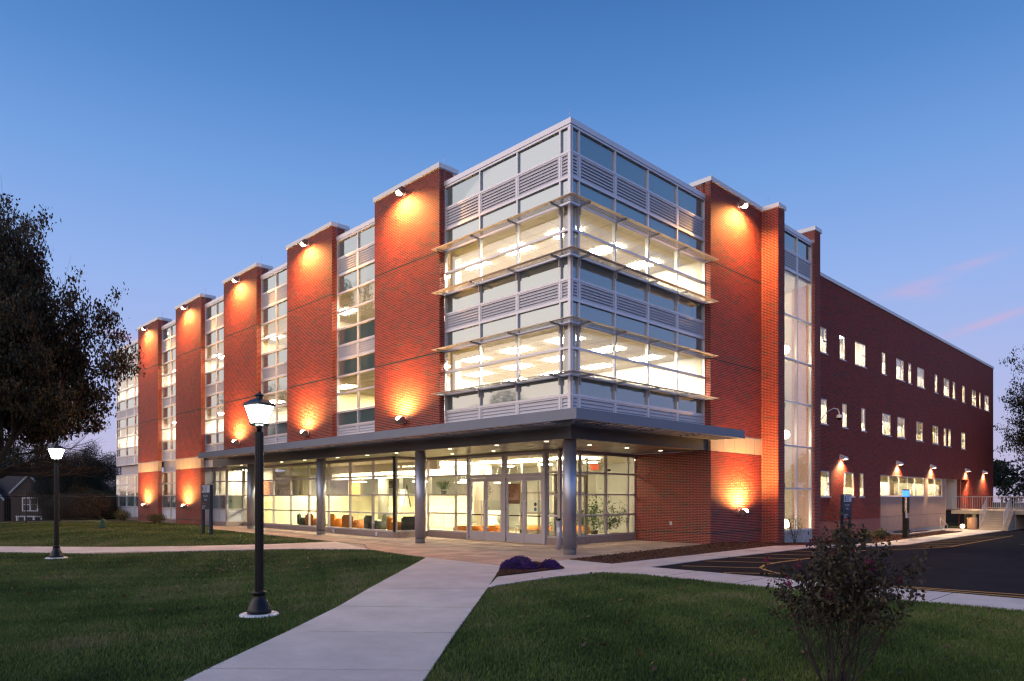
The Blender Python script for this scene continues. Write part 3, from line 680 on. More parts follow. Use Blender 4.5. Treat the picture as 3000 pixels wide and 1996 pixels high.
ub('transom_pane', M['glassg'], BLD, (-8.68, -6.56, 3.245, 3.25, 2.85, 3.58)); ub('transom_pane', M['glassg'], BLD, (-6.34, -4.22, 3.245, 3.25, 2.85, 3.58))
for z, mm in ((1.60, mat('decal_dark', (.03, .03, .03), .6)), (1.40, mat('decal_blue', (.01, .10, .28), .5))):
    lathe('decal', mm, d4, [(.075, 0), (.075, .004)], 24, loc=(-4.66, 3.236, z), rot=(R(90), 0, 0))
# --- stair tower glazing
TR = [('S', 12.95, 13.72), ('L', 12.10, 12.88), ('W', 10.06, 12.02), ('W', 8.12, 9.99), ('W', 6.21, 8.05), ('W', 4.24, 6.14), ('W', 2.31, 4.17), ('W', .42, 2.24)]
curtain('x', .87, [13.14, 14.74, 16.28], TR, sgn=1, bottom=.36, glass='glasst')
bx('parapet_cap', M['alum'], BLD, [(.5, .9, 13.14, 16.29, 13.80, 13.98)]); bx('plinth', M['conc'], BLD, [(.6, .9, 13.14, 16.29, -.5, .36)])
# --- rear wing
WU = [(18.79, 19.67), (21.31, 22.09), (23.46, 25.1), (27.72, 28.41), (30.26, 31.77), (32.56, 33.21), (34.4, 35.97), (38.28, 38.98), (40.45, 41.98), (42.78, 43.52), (45.4, 46.22), (48.24, 49.67), (50.55, 51.19), (52.36, 53.98)]
WM = [(18.88, 19.71), (21.68, 22.38), (24.43, 25.1), (27.75, 29.31), (30.48, 31.98), (34.17, 35.66), (37.75, 39.19), (40.45, 41.22), (41.64, 42.35), (45.15, 46.35)]
WB = [(18.86, 20.05), (21.78, 23.37), (24.16, 24.83)]
holes = [(a, b, 9.2, 10.49) for a, b in WU]+[(a, b, 5.6, 6.88) for a, b in WM]+[(a, b, 1.92, 3.22) for a, b in WB]
low = [(27.47, 41.05, -1, 3.20), (41.05, 44.8, -1, 3.24), (45.0, 47.15, -1, 3.24)]
WX = .25
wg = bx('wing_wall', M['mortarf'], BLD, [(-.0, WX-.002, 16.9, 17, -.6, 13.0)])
# wall core built round its openings
zs = sorted({-.6, 13.0}|{h[2] for h in holes}|{h[3] for h in holes}|{3.20, 3.24})
core = []
for z0, z1 in zip(zs, zs[1:]):
    segs = [(16.95, 55.4)]
    for (a, b, c, d) in holes+low:
        if z1 > c+1e-6 and z0 < d-1e-6:
            t = []
            for s, e in segs:
                if b <= s or a >= e: t.append((s, e)); continue
                if a > s: t.append((s, a))
                if b < e: t.append((b, e))
            segs = t
    core += [(.15, WX, s, e, z0, z1) for s, e in segs]
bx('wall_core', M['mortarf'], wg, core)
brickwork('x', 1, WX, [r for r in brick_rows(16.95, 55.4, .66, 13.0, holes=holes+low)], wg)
brickwork('x', 1, WX, [r for r in brick_rows(44.8, 55.4, -.5, .66, holes=low)], wg)
bx('end_face', M['brick'], wg, [(-20, .24, 55.38, 55.5, -1, 13.0)])
bx('coping', M['white'], wg, [(-.3, WX+.06, 16.95, 55.46, 13.0, 13.18)])
# windows of the wing
def wing_window(a, b, z0, z1, split=None):
    w = bx('window', M['alum'], BLD, [(.17, .22, a, a+.05, z0, z1), (.17, .22, b-.05, b, z0, z1), (.17, .22, a+.05, b-.05, z0, z0+.05), (.17, .22, a+.05, b-.05, z1-.05, z1)]
           + ([(.172, .218, split-.025, split+.025, z0+.05, z1-.05)] if split else []) + ([(.173, .217, (split+.025) if split > (a+b)/2-.3 else a+.05, (b-.05) if split > (a+b)/2-.3 else split-.025, z0+.62, z0+.67)] if split else []))
    ub('pane', M['glass'], w, (.19, .195, a+.05, b-.05, z0+.05, z1-.05)); bx('sill', M['alum'], w, [(.2, .30, a-.03, b+.03, z0-.05, z0)])
    if random.random() < .8: ub('blind', M['blind'], w, (.13, .14, a+.05, b-.05, z1-random.choice([.3, .45, .55, .8]), z1-.04))
M['blind'] = mat('roller_blind', (.72, .66, .52), .8)
_t = M['blind'].node_tree; _tl = _t.nodes.new('ShaderNodeBsdfTranslucent'); _tl.inputs[0].default_value = (.80, .72, .52, 1); _mx = _t.nodes.new('ShaderNodeMixShader'); _mx.inputs[0].default_value = .6
_t.links.new(_t.nodes['Principled BSDF'].outputs[0], _mx.inputs[1]); _t.links.new(_tl.outputs[0], _mx.inputs[2]); _t.links.new(_mx.outputs[0], _t.nodes['Material Output'].inputs[0])
for i, (a, b) in enumerate(WU): wing_window(a, b, 9.2, 10.49, None if b-a < 1.0 and i else ((a+b)/2 if i == 0 else (a+.33*(b-a) if i % 2 else b-.35*(b-a))))
for i, (a, b) in enumerate(WM): wing_window(a, b, 5.6, 6.88, None if b-a < 1.0 else (a+.30*(b-a) if i % 2 else b-.35*(b-a)))
for i, (a, b) in enumerate(WB): wing_window(a, b, 1.92, 3.22, None if b-a < .9 else (b-.4 if i == 0 else a+.35))
# lower wing: stucco base with ribbon windows
bx('stucco_base', M['stucco'], BLD, [(.12, .22, 16.95, 27.47, -.15, .655), (.15, .23, 27.47, 41.05, -.15, 1.95), (.15, .23, 36.0, 36.8, 1.95, 3.2), (.15, .23, 40.2, 41.05, 1.95, 3.2)])
bx('plinth', M['conc'], BLD, [(.02, .16, 16.95, 27.47, -.6, -.15), (.02, .16, 27.47, 41.05, -.9, -.15)])
bx('stucco_joint', M['joint'], BLD, [(.2, .2325, 27.6, 41, .72, .735), (.2, .2325, 36.6, 36.612, -.15, 1.9)])
def ribbon(a, b, n):
    w = bx('window', M['alum'], BLD, [(.16, .21, a, b, 1.95, 2.0), (.16, .21, a, b, 3.15, 3.2)]+[(.16, .21, a+(b-a)*k/n-.03, a+(b-a)*k/n+.03, 2.0, 3.15) for k in range(n+1)])
    for k in range(n):
        ub('pane', M['glass'], w, (.19, .195, a+(b-a)*k/n+.03, a+(b-a)*(k+1)/n-.03, 2.0, 3.15))
        ub('blind', M['blind'], w, (.12, .13, a+(b-a)*k/n+.04, a+(b-a)*(k+1)/n-.04, 2.78, 3.15))
        if k in (1, 2, 3, 4): ub('blind', M['blindo'], w, (-1.0, -.99, a+(b-a)*k/n+.04, a+(b-a)*(k+1)/n+.2, 1.9, 3.2)) if k in (2, 3) or n == 2 else None
    bx('sill', M['alum'], w, [(.2, .28, a-.02, b+.02, 1.90, 1.948)])
M['blindo'] = mat('orange_wall_panel', (.62, .33, .10), .8)
ribbon(27.5, 36.0, 5); ribbon(36.8, 40.2, 2)
# recessed service doors of the wing
M['brickflat'] = M['brick']
rc = bx('door_recess', M['mortar'], BLD, [(-1.2, -1.1, 41.05, 47.2, .9, 3.24), (-1.1, .24, 44.8, 45.0, .9, 3.24), (-1.1, .24, 47.15, 47.2, .9, 3.24), (-1.1, .24, 41.03, 41.05, .9, 3.24), (-1.2, .24, 41.05, 47.2, 3.24, 3.3)])
brickwork('x', 1, -1.1, brick_rows(41.05, 47.2, .95, 3.24), rc); brickwork('y', -1, 44.8, brick_rows(-1.1, .24, .95, 3.24), rc); brickwork('y', -1, 47.15, brick_rows(-1.1, .24, .95, 3.24), rc)
bx('service_door', mat('door_maroon', (.06, .02, .02), .5), BLD, [(-1.12, -1.06, 42.3, 43.4, .95, 3.05)])
# --- louver slats: the 290 that show largest are pieces, the rest one mesh
SL.sort(key=lambda s: s[0])
rest_v = []
def slat_box(s):
    _, axis, sgn, plane, a, b, c, dz, fr = s
    return (axis, sgn, plane, a, b, c, dz, fr)
me_slat = {}
Vr, Fr_ = [], []
for k, s in enumerate(SL):
    _, axis, sgn, plane, a, b, c, dz, fr = s
    h = dz*1.06
    # sloping blade: inner top edge to outer bottom edge
    pts = [(-.075, c+h*.55), (-.020, c-h*.45), (-.020, c-h*.62), (-.075, c+h*.38)]
    V = []
    for u in (a, b):
        for d, z in pts:
            q = plane+sgn*d; V.append((u, q, z) if axis == 'y' else (q, u, z))
    Fq = [(0, 1, 5, 4), (1, 2, 6, 5), (2, 3, 7, 6), (3, 0, 4, 7), (0, 3, 2, 1), (4, 5, 6, 7)]
    if k < 290: link('louver_slat', mesh_from(V, Fq, 'slat'), M['louver'], fr)
    else:
        o = len(Vr); Vr += V; Fr_ += [tuple(i+o for i in q) for q in Fq]
link('louver_slats', mesh_from(Vr, Fr_, 'slats'), M['louver'], BLD, kind='stuff')

# ------------------------------------------------------------------ interiors
INT = BLD
def room(x0, x1, y0, y1, z0, z1, wall='wallw', back=True, floor='floor', sides=True, name='room'):
    r = bx(name, M[wall], INT, ([(x0, x1, y1, y1+.05, z0, z1)] if back else [])+([(x0-.05, x0, y0, y1, z0, z1), (x1, x1+.05, y0, y1, z0, z1)] if sides else []))
    bx('ceiling', M['ceil'], r, [(x0, x1, y0, y1, z1, z1+.05)]); bx('floor', M[floor], r, [(x0, x1, y0, y1, z0-.05, z0)])
    return r
def troffers(x0, x1, y0, y1, z, nx_, ny_, w=.6, l=1.2, parent=None, m='troffer'):
    for i in range(nx_):
        for j in range(ny_):
            cx_ = x0+(x1-x0)*(i+.5)/nx_; cy_ = y0+(y1-y0)*(j+.5)/ny_
            ub('ceiling_light', M[m], parent, (cx_-l/2, cx_+l/2, cy_-w/2, cy_+w/2, z-.03, z-.005))
def tgrid(x0, x1, y0, y1, z, parent):
    g = [(x, x+.018, y0, y1, z-.008, z-.002) for x in np.arange(x0+.6, x1, 1.2)]+[(x0, x1, y, y+.018, z-.0085, z-.0025) for y in np.arange(y0+.6, y1, .6)]
    bx('ceiling_grid', M['tgrid'], parent, g, kind='stuff')
M['tgrid'] = mat('ceiling_grid_metal', (.5, .48, .44), .6)
for z0, z1 in ((8.62, 11.36), (4.75, 7.52)):
    # corner room, open to both glass faces
    r = bx('corner_room', M['wallw'], INT, [(-10.8, -10.75, .13, 8.1, z0, z1), (-10.75, -.13, 8.12, 8.16, z0, z1), (-6.4, -6.1, .3, .6, z0, z1)])
    bx('ceiling', M['ceil'], r, [(-10.8, -.125, .125, 8.12, z1, z1+.05)]); bx('floor', M['floor'], r, [(-10.8, -.125, .125, 8.12, z0-.05, z0)])
    troffers(-10.5, -.7, .7, 8.0, z1, 4, 3, parent=r); tgrid(-10.7, -.13, .13, 8.1, z1, r)
    bx('corner_column', M['wallg'], r, [(-.42, -.14, .14, .42, z0, z1)])
    lo = -10.85
    k = 0
    for (a, b) in ((-18.8, -10.85), (-26.7, -18.85), (-34.7, -26.75), (-42.6, -34.75), (-49.05, -42.65)):
        wl = ['wallw', 'wally', 'wallw', 'wallw', 'wallw'][(k+(z0 < 6)) % 5]; k += 1
        r = room(a+.05, b, .125, 6.5, z0, z1, wall=wl); troffers(a, b, .6, 6, z1, 2, 2, parent=r, m='troffer')
        tgrid(a+.05, b, .13, 6.5, z1, r)
    # roller blinds part-way down behind a few panes
    for (a, b, h) in ((-6.2, -4.4, .35), (-48.6, -46.7, .6), (-46.5, -44.6, .5), (-44.4, -42.8, .65), (-14.2, -12.7, .2), (-38, -36.7, .4), (-30, -28.6, .5)):
        ub('blind', M['blind'], INT, (a, b, .16, .17, z1-h-.1, z1-.02))
# wing rooms
for z0, z1 in ((8.3, 11.0), (4.7, 7.4), (1.0, 3.6)):
    r = bx('wing_room', M['wallw'], INT, [(-2.05, -2.0, 17, 55.3, z0, z1)]+[(-2.0, .10, y, y+.1, z0, z1) for y in (20.4, 26, 29.6, 33.8, 37, 39.8, 44.4, 47.5, 50.1, 55.2)])
    bx('ceiling', M['ceil'], r, [(-2.0, .12, 17, 55.3, z1, z1+.05)]); bx('floor', M['floor'], r, [(-2.0, .12, 17, 55.3 if z0 > 2 else 40.9, z0-.05, z0)])
    troffers(-1.9, 0, 17.2, 55.2 if z0 > 2 else 40.8, z1, 1, 14 if z0 > 2 else 9, parent=r, w=1.2, l=.6, m='troffer_y')
# stair tower interior
r = bx('stair_hall', M['wallw'], INT, [(-4.0, -3.95, 12.6, 16.9, -.1, 13.4), (-3.95, .86, 16.75, 16.8, -.1, 13.4), (-3.95, .86, 12.9, 13.0, -.1, 13.4)])
bx('ceiling', M['ceil'], r, [(-4, .8, 13.0, 16.75, 11.9, 11.95)]); bx('floor', M['floor'], r, [(-4, .8, 13.0, 16.75, .3, .35)])
bx('landing', M['wallg'], r, [(-3.95, -1.4, 13.0, 16.75, z-.3, z) for z in (4.75, 8.62)]+[(-3.95, -.6, 13.0, 16.75, z-.25, z) for z in (2.55, 6.55)])
for z in (8.54, 4.65, .56):
    g = sph('globe_lamp', mat('globe_glass', (.9, .9, .9), .5, emit=(1, .85, .58), es=9), r, (.42, 14.9-.45, z+.1), .21)
    lamp('POINT', 'globe_light', (.1, 14.45, z+.1), 130, L_WARM, size=.22)
lamp('POINT', 'stair_light', (-1.5, 15, 11.2), 160, L_WARM, size=.3)
M['rail_dark'] = mat('rail_steel', (.10, .10, .09), .4, .6)
for z in (2.55, 6.55):
    tubes('railing', M['rail_dark'], r, [([(-.6, 13.05, z+.98), (-.6, 16.6, z+.98)], .022), ([(-.6, 13.05, z+.12), (-.6, 16.6, z+.12)], .015)]+[([(-.6, y, z-.1), (-.6, y, z+.98)], .02) for y in (13.9, 15.7)])
for y, z in ((14.6, 3.6), (14.6, 7.3)):
    bx('picture_frame', M['rail_dark'], r, [(-1.35, -1.32, y-.3, y+.3, z-.25, z+.35)]); 
for y in (14.3, 15.0, 15.25, 15.5): ub('pendant', M['down'], r, (-1.2, -1.1, y, y+.12, 3.55, 3.65))
# lobby
LB = bx('lobby', M['wallg'], INT, [(-34.2, -.0, 12.5, 12.6, 0, 3.7), (-3.3, -3.2, 8.5, 12.5, 0, 3.7), (-34.2, -34.1, .2, 12.5, 0, 3.7), (-27.9, -27.8, 9.7, 12.5, 0, 3.7)])
bx('side_room', M['wally'], LB, [(-34.1, -28.15, 6.0, 6.1, 0, 3.7), (-43, -38.3, 4, 4.1, 0, 3.7), (-49.1, -42.7, 4, 4.1, 0, 3.7), (-38.3, -34.7, 3.5, 3.6, 0, 3.7), (-34.3, -34.25, .3, 4, 0, 3.7), (-42.7, -42.6, .3, 4, 0, 3.7)]); bx('ceiling', M['ceil'], LB, [(-49, -34.3, .2, 4, 3.66, 3.7)])
for x in (-46, -44, -36.6): ub('ceiling_light', M['troffer'], LB, (x-.5, x+.5, 1.6, 2.0, 3.6, 3.65))
bx('lobby_floor', mat('lobby_tile', (.50, .42, .30), .35, var=.08), LB, [(-30.2, -12, 1.52, 12.5, .0, .06), (-12, -3.42, 3.36, 12.5, .0, .062)])
bx('lobby_ceiling', M['ceil'], LB, [(-28.1, -12.02, 1.7, 12.5, 3.66, 3.70), (-12.02, -3.42, 3.5, 12.5, 3.66, 3.701)])
bx('soffit_drop', M['ceil'], LB, [(-28, -12.2, 4.2, 4.4, 3.25, 3.66), (-28, -12.2, 7.6, 7.8, 3.05, 3.66)])
troffers(-27.5, -12.5, 4.6, 7.4, 3.66, 7, 1, parent=LB, w=.8, l=1.8, m='cove') if False else None
M['cove'] = mat('cove_light', (.9, .9, .9), .5, emit=(1, .88, .62), es=38)
for x in np.arange(-27, -12.5, 2.5): ub('ceiling_light', M['cove'], LB, (x, x+2.1, 5.0, 7.0, 3.6, 3.65))
for x in np.arange(-11.4, -5, 2.4): ub('ceiling_light', M['cove'], LB, (x, x+1.6, 6.2, 7.8, 3.6, 3.65))
for x in np.arange(-26, -4.5, 3.0): ub('ceiling_light', M['cove'], LB, (x, x+.5, 10.2, 10.7, 3.6, 3.65))
bx('ramp_wall', M['wally'], LB, [(-27.8, -16.2, 9.6, 9.75, .06, 1.98), (-28.0, -27.85, 1.75, 9.75, .06, 1.98)])
bx('side_wall', M['wallw'], LB, [(-31.0, -30.9, 6.2, 12.5, 1.9, 3.6)])
bx('ramp_wall', M['wallw'], LB, [(-16.2, -13.0, 9.6, 9.75, .06, 1.15)])
bx('partition', M['wallg'], LB, [(-16.0, -15.9, 9.8, 12.5, 0, 3.7), (-20.4, -20.2, 9.8, 10.1, 2.0, 3.66), (-23.5, -23.3, 9.8, 10.1, 2, 3.66)])
bx('partition', M['orangew'], LB, [(-29.9, -28.3, 3.2, 3.3, .3, 3.0)]); bx('partition', M['timber'], LB, [(-26.6, -25.2, 8.0, 8.1, 2.0, 3.1), (-21.0, -20.8, 9.9, 10.0, 2, 3.3)])
bx('box_room', M['wallw'], LB, [(-30.2, -30.1, .6, 3.6, 0, 3.6), (-30.1, -28.1, 3.5, 3.55, .3, 3.6), (-30.2, -28.1, .6, 3.6, 3.62, 3.66)]); ub('ceiling_light', M['cove'], LB, (-29.7, -28.5, 1.6, 2.6, 3.55, 3.6))
for x, y in ((-12.9, 7.6), (-22, 7.7), (-7.6, 8.4)):
    lathe('interior_column', M['wallw'], LB, [(.33, .06), (.33, 3.25), (.42, 3.3), (.42, 3.4)], 32, center=(x, y))
bx('picture', mat('portrait_dark', (.10, .035, .02), .5), LB, [(-17.6, -17.0, 12.45, 12.49, 1.6, 2.7), (-19.4, -18.2, 12.45, 12.49, 1.6, 2.6), (-15.8, -14.4, 12.45, 12.49, 1.5, 2.7)])
bx('notice_board', mat('board', (.10, .09, .08), .6), LB, [(-6.3, -5.5, 12.44, 12.49, 1.9, 2.7), (-24.6, -24.0, 9.7, 9.78, 2.5, 3.0)])
bx('picture', M['wallw'], LB, [(-9.6, -9.1, 12.45, 12.49, 2.0, 2.6), (-9.55, -9.15, 12.44, 12.48, .9, 1.3)]); bx('picture', mat('photo_print', (.16, .15, .08), .5), LB, [(-9.65, -9.05, 12.43, 12.48, 1.35, 1.9)])
# railings of the ramp
M['steel'] = mat('brushed_steel', (.55, .53, .50), .3, .9)
tubes('ramp_railing', M['steel'], LB, [([(-24, 8.6, 1.35), (-20, 8.6, 1.40), (-15.2, 8.6, 2.0), (-13.3, 8.6, 2.02)], .02), ([(-24, 8.6, .5), (-20, 8.6, .55), (-15.2, 8.6, 1.15)], .012), ([(-24, 8.6, .95), (-20, 8.6, 1.0), (-15.2, 8.6, 1.6)], .010)]
      + [([(x, 8.6, .06), (x, 8.6, 1.38+max(0, (x+20)/4.8*.6))], .012) for x in np.arange(-23.8, -15, 1.1)])
tubes('stair_rail', M['steel'], LB, [([(-12.6, 11.9, 2.0), (-12.3, 11.9, 2.02), (-10.2, 11.9, 1.0), (-9.8, 11.9, .98)], .03)]); bx('stair_wall', M['wallw'], LB, [(-13.4, -11.0, 11.0, 11.1, .06, 1.0)])
# inner vestibule screen behind the entrance
VS = bx('vestibule_screen', M['soffit'], LB, [(x, x+.09, 6.6, 6.7, .06, 3.6) for x in (-8.9, -7.75, -6.6, -4.9)]+[(-8.9, -4.8, 6.6, 6.7, z, z+.08) for z in (2.05, 2.85, 3.5)]+[(-8.9, -4.8, 6.6, 6.7, .06, .35), (-8.9, -4.8, 6.61, 6.69, 1.1, 1.18)])
VS2 = bx('vestibule_wall', M['wallw'], LB, [(-9.0, -8.98, 9.0, 12.4, .06, 3.6)])
VS3 = bx('vestibule_doors', M['soffit'], LB, [(-4.9, -4.82, y, y+.1, .06, 2.8) for y in (4.6, 5.5, 6.5)]+[(-4.9, -4.82, 4.6, 6.6, 2.75, 2.85), (-4.9, -4.82, 4.6, 6.6, .06, .3)])
tubes('handle', M['steel'], VS3, [([(-4.78, 5.4, .7), (-4.70, 5.4, .75), (-4.70, 5.4, 1.7), (-4.78, 5.4, 1.75)], .013)])
# EXIT sign reads mirrored in the glass, as in the photograph
ex = bx('exit_sign', M['ceil'], LB, [(-4.62, -4.02, 6.5, 6.53, 3.02, 3.34)])
t = text('exit_lettering', 'EXIT', mat('exit_red', (.9, .1, .02), .5, emit=(1, .10, .02), es=1.6), ex, (-4.05, 6.49, 3.05), (R(90), 0, 0), .33, .003)
t.scale = (-.78, 1, 1)
bx('dome_camera', M['black'], LB, [(-4.0, -3.9, 7.0, 7.1, 3.0, 3.08)])

# furniture of the lobby -------------------------------------------------
def copy_tree(o, parent=None):
    c = o.copy(); COL.objects.link(c); c.parent = parent
    for ch in o.children: copy_tree(ch, c)
    return c
def rounded(name, m, parent, b, r=.06):
    bm = bmesh.new(); x0, x1, y0, y1, z0, z1 = b
    bmesh.ops.create_cube(bm, size=1, matrix=Matrix.Translation(((x0+x1)/2, (y0+y1)/2, (z0+z1)/2)) @ Matrix.Diagonal((x1-x0, y1-y0, z1-z0, 1)))
    bmesh.ops.bevel(bm, geom=bm.edges[:], offset=r, segments=3, affect='EDGES')
    me = bpy.data.meshes.new(name); bm.to_mesh(me); bm.free()
    for p in me.polygons: p.use_smooth = True
    return link(name, me, m, parent)
def armchair(m):
    t = empty('armchair')
    rounded('seat', m, t, (-.36, .36, -.36, .36, .18, .46)); rounded('backrest', m, t, (-.42, .42, .30, .50, .20, .92), .09)
    for s in (-1, 1): rounded('armrest', m, t, (s*.40-.08, s*.40+.08, -.38, .36, .16, .64), .07)
    for x in (-.3, .3):
        for y in (-.3, .36): ub('leg', M['black'], t, (x-.02, x+.02, y-.02, y+.02, 0, .17))
    return t
fab_g = mat('fabric_dark_grey', (.055, .06, .055), .9); fab_l = mat('fabric_sage', (.30, .31, .24), .9); fab_o = mat('fabric_orange', (.62, .20, .03), .85); fab_b = mat('fabric_rust', (.40, .14, .04), .85)
protos = {}
chairs = [(-22.9, 3.0, 2.6, 'g', 'dark grey armchair behind the glass beside the thick lamp post'), (-21.2, 2.7, 3.1, 'b', 'rust coloured armchair with its back to the glass'),
          (-19.9, 3.4, 2.9, 'o', 'orange armchair half hidden by the third column'), (-17.3, 2.7, 3.3, 'b', 'rust armchair directly right of the third column'),
          (-16.6, 4.2, .5, 'l', 'sage green armchair behind the rust armchair'), (-15.2, 2.7, 3.1, 'g', 'dark grey armchair with square back against the middle of the glass'),
          (-14.2, 4.3, .2, 'l', 'sage green armchair facing the glass under the ring lamp'), (-13.1, 2.6, 2.3, 'o', 'orange armchair turned sideways near the glass corner'),
          (-12.35, 2.9, 3.6, 'g', 'dark grey armchair in the glass corner by the black post')]
cm = dict(g=fab_g, b=fab_b, o=fab_o, l=fab_l)
for x, y, rz, c, lab in chairs:
    if c not in protos: protos[c] = armchair(cm[c]); o = protos[c]
    else: o = copy_tree(protos[c])
    o.location = (x, y, .06); o.rotation_euler = (0, 0, rz); o['label'] = lab; o['category'] = 'armchair'; o['group'] = 'lounge armchairs behind the lobby glass'
def bench(x0, x1, y0, y1, lab):
    t = rounded('bench', fab_o, None, (0, x1-x0, 0, y1-y0, .06, .50), .08); t.location = (x0, y0, .03); t['label'] = lab; t['category'] = 'bench'; t['group'] = 'orange upholstered benches'
bench(-11.3, -9.6, 4.4, 5.2, 'long orange upholstered bench left of the entrance doors'); bench(-10.6, -9.5, 5.5, 6.2, 'orange bench standing behind the long bench'); bench(-9.1, -7.8, 7.0, 7.7, 'orange bench seen through the leftmost entrance door'); bench(-7.6, -6.3, 8.0, 8.7, 'orange bench seen between the two middle doors')
def cafe_chair(x, y, rz, lab):
    t = empty('cafe_chair', loc=(x, y, .06), rot=(0, 0, rz), label=lab, cat='chair', group='grey shell chairs at the back of the lobby')
    me = mesh_from(*sphere_data((0, .12, .72), .26, 14, 8, (1, .25, .95)), 'backrest'); link('backrest', me, fab_l, t)
    rounded('seat', fab_l, t, (-.24, .24, -.24, .2, .42, .48), .025)
    for a, b in ((-.22, -.22), (.22, -.22), (-.22, .2), (.22, .2)): tubes('leg', M['steel'], t, [([(a*.8, b*.8, .42), (a, b, 0)], .012)])
for k, (x, y, rz, lab) in enumerate([(-10.9, 7.2, .4, 'grey shell chair behind the left end of the orange bench'), (-9.9, 7.6, -.5, 'grey shell chair above the orange bench stack'), (-9.0, 8.6, .2, 'grey shell chair seen beside the leftmost door frame'), (-8.1, 9.2, 2.9, 'grey shell chair seen in the leftmost door glass'), (-12.0, 6.3, 1.2, 'grey shell chair beside the white lobby column')]): cafe_chair(x, y, rz, lab)
# ring pendants
def torus_mesh(Rr, r, z=0, su=40, sv=8):
    V, Fc = [], []
    for i in range(su):
        a = 2*math.pi*i/su
        for j in range(sv):
            b = 2*math.pi*j/sv; V.append(((Rr+r*math.cos(b))*math.cos(a), (Rr+r*math.cos(b))*math.sin(a), z+r*math.sin(b)))
    for i in range(su):
        for j in range(sv): Fc.append((i*sv+j, ((i+1) % su)*sv+j, ((i+1) % su)*sv+(j+1) % sv, i*sv+(j+1) % sv))
    return mesh_from(V, Fc, 'ring')
for x, y, z, Rr, lab in ((-15.9, 6.0, 2.72, .42, 'ring pendant lamp hanging above the sage armchairs'), (-13.6, 7.4, 2.78, .40, 'upper ring pendant lamp left of the white lobby column'), (-13.2, 6.6, 2.64, .36, 'lower ring pendant lamp crossing the black corner post'), (-11.0, 8.4, 2.80, .45, 'upper ring pendant lamp over the benches'), (-11.6, 8.0, 2.62, .40, 'lower ring pendant lamp next to the second column'), (-22.0, 6.0, 2.8, .4, 'ring pendant lamp near the easel')):
    o = link('ring_pendant', torus_mesh(Rr, .035), mat('ring_glow', (.9, .9, .9), .5, emit=(1, .86, .5), es=2.2), loc=(x, y, z), label=lab, cat='pendant lamp', group='ring pendant lamps in the lobby')
    tubes('cord', M['white'], o, [([(Rr*math.cos(a), Rr*math.sin(a), 0), (Rr*.5*math.cos(a), Rr*.5*math.sin(a), .9)], .006) for a in (0, 2.1, 4.2)])
ea = empty('easel', loc=(-21.2, 8.9, 1.3), label='black tripod easel standing on the raised floor', cat='easel')
tubes('leg', M['black'], ea, [([(-.35, 0, 0), (0, 0, 1.35)], .02), ([(.35, 0, 0), (0, 0, 1.35)], .02), ([(0, .3, 0), (0, 0, 1.3)], .02)]); bx('board', M['white'], ea, [(-.9, -.15, .1, .12, 0, 1.1)])

# ------------------------------------------------------------------ foliage tools
def leaf_mat(name, c, var=.5, rough=.6):
    return mat(name, c, rough, rnd=var, attr='bv', spec=.3)
LM = dict(oak=leaf_mat('leaf_oak', (.028, .026, .011), .7), dark=leaf_mat('leaf_dark', (.012, .020, .011), .6), crape=leaf_mat('leaf_crape', (.050, .038, .022), .5),
          shrub=leaf_mat('leaf_shrub', (.07, .085, .035), .5), plant=leaf_mat('leaf_plant', (.025, .06, .02), .4), purple=leaf_mat('petal_purple', (.065, .018, .15), .7), pink=leaf_mat('petal_magenta', (.20, .012, .07), .5))
def leaves_mesh(P, size, name='foliage', flat=.0, aspect=.55, rng=RNG, tone=None, hexa=False):
    n = len(P); P = np.asarray(P); s = size*rng.uniform(.6, 1.3, n)[:, None]
    d = rng.normal(size=(n, 3)); d[:, 2] *= (1-flat); d /= np.linalg.norm(d, axis=1)[:, None]
    e = rng.normal(size=(n, 3)); e -= (e*d).sum(1)[:, None]*d; e /= np.linalg.norm(e, axis=1)[:, None]
    nrm = np.cross(d, e)
    if hexa:
        w = e*s*aspect*.5
        v = np.stack([P, P+d*s*.28+w+nrm*s*.07, P+d*s*.68+w*.85+nrm*s*.05, P+d*s, P+d*s*.68-w*.85+nrm*s*.05, P+d*s*.28-w+nrm*s*.07], 1).reshape(-1, 3)
        return quads_mesh(v, np.arange(6*n).reshape(-1, 6), name, rng.uniform(0, 1, n))
    a = P; b = P+d*s*.5+e*s*aspect*.5+nrm*s*.08; c = P+d*s; f = P+d*s*.5-e*s*aspect*.5+nrm*s*.08
    v = np.stack([a, b, c, f], 1).reshape(-1, 3); q = np.arange(4*n).reshape(-1, 4)
    return quads_mesh(v, q, name, rng.uniform(0, 1, n) if tone is None else np.clip(tone+rng.uniform(-.25, .25, n), 0, 1))
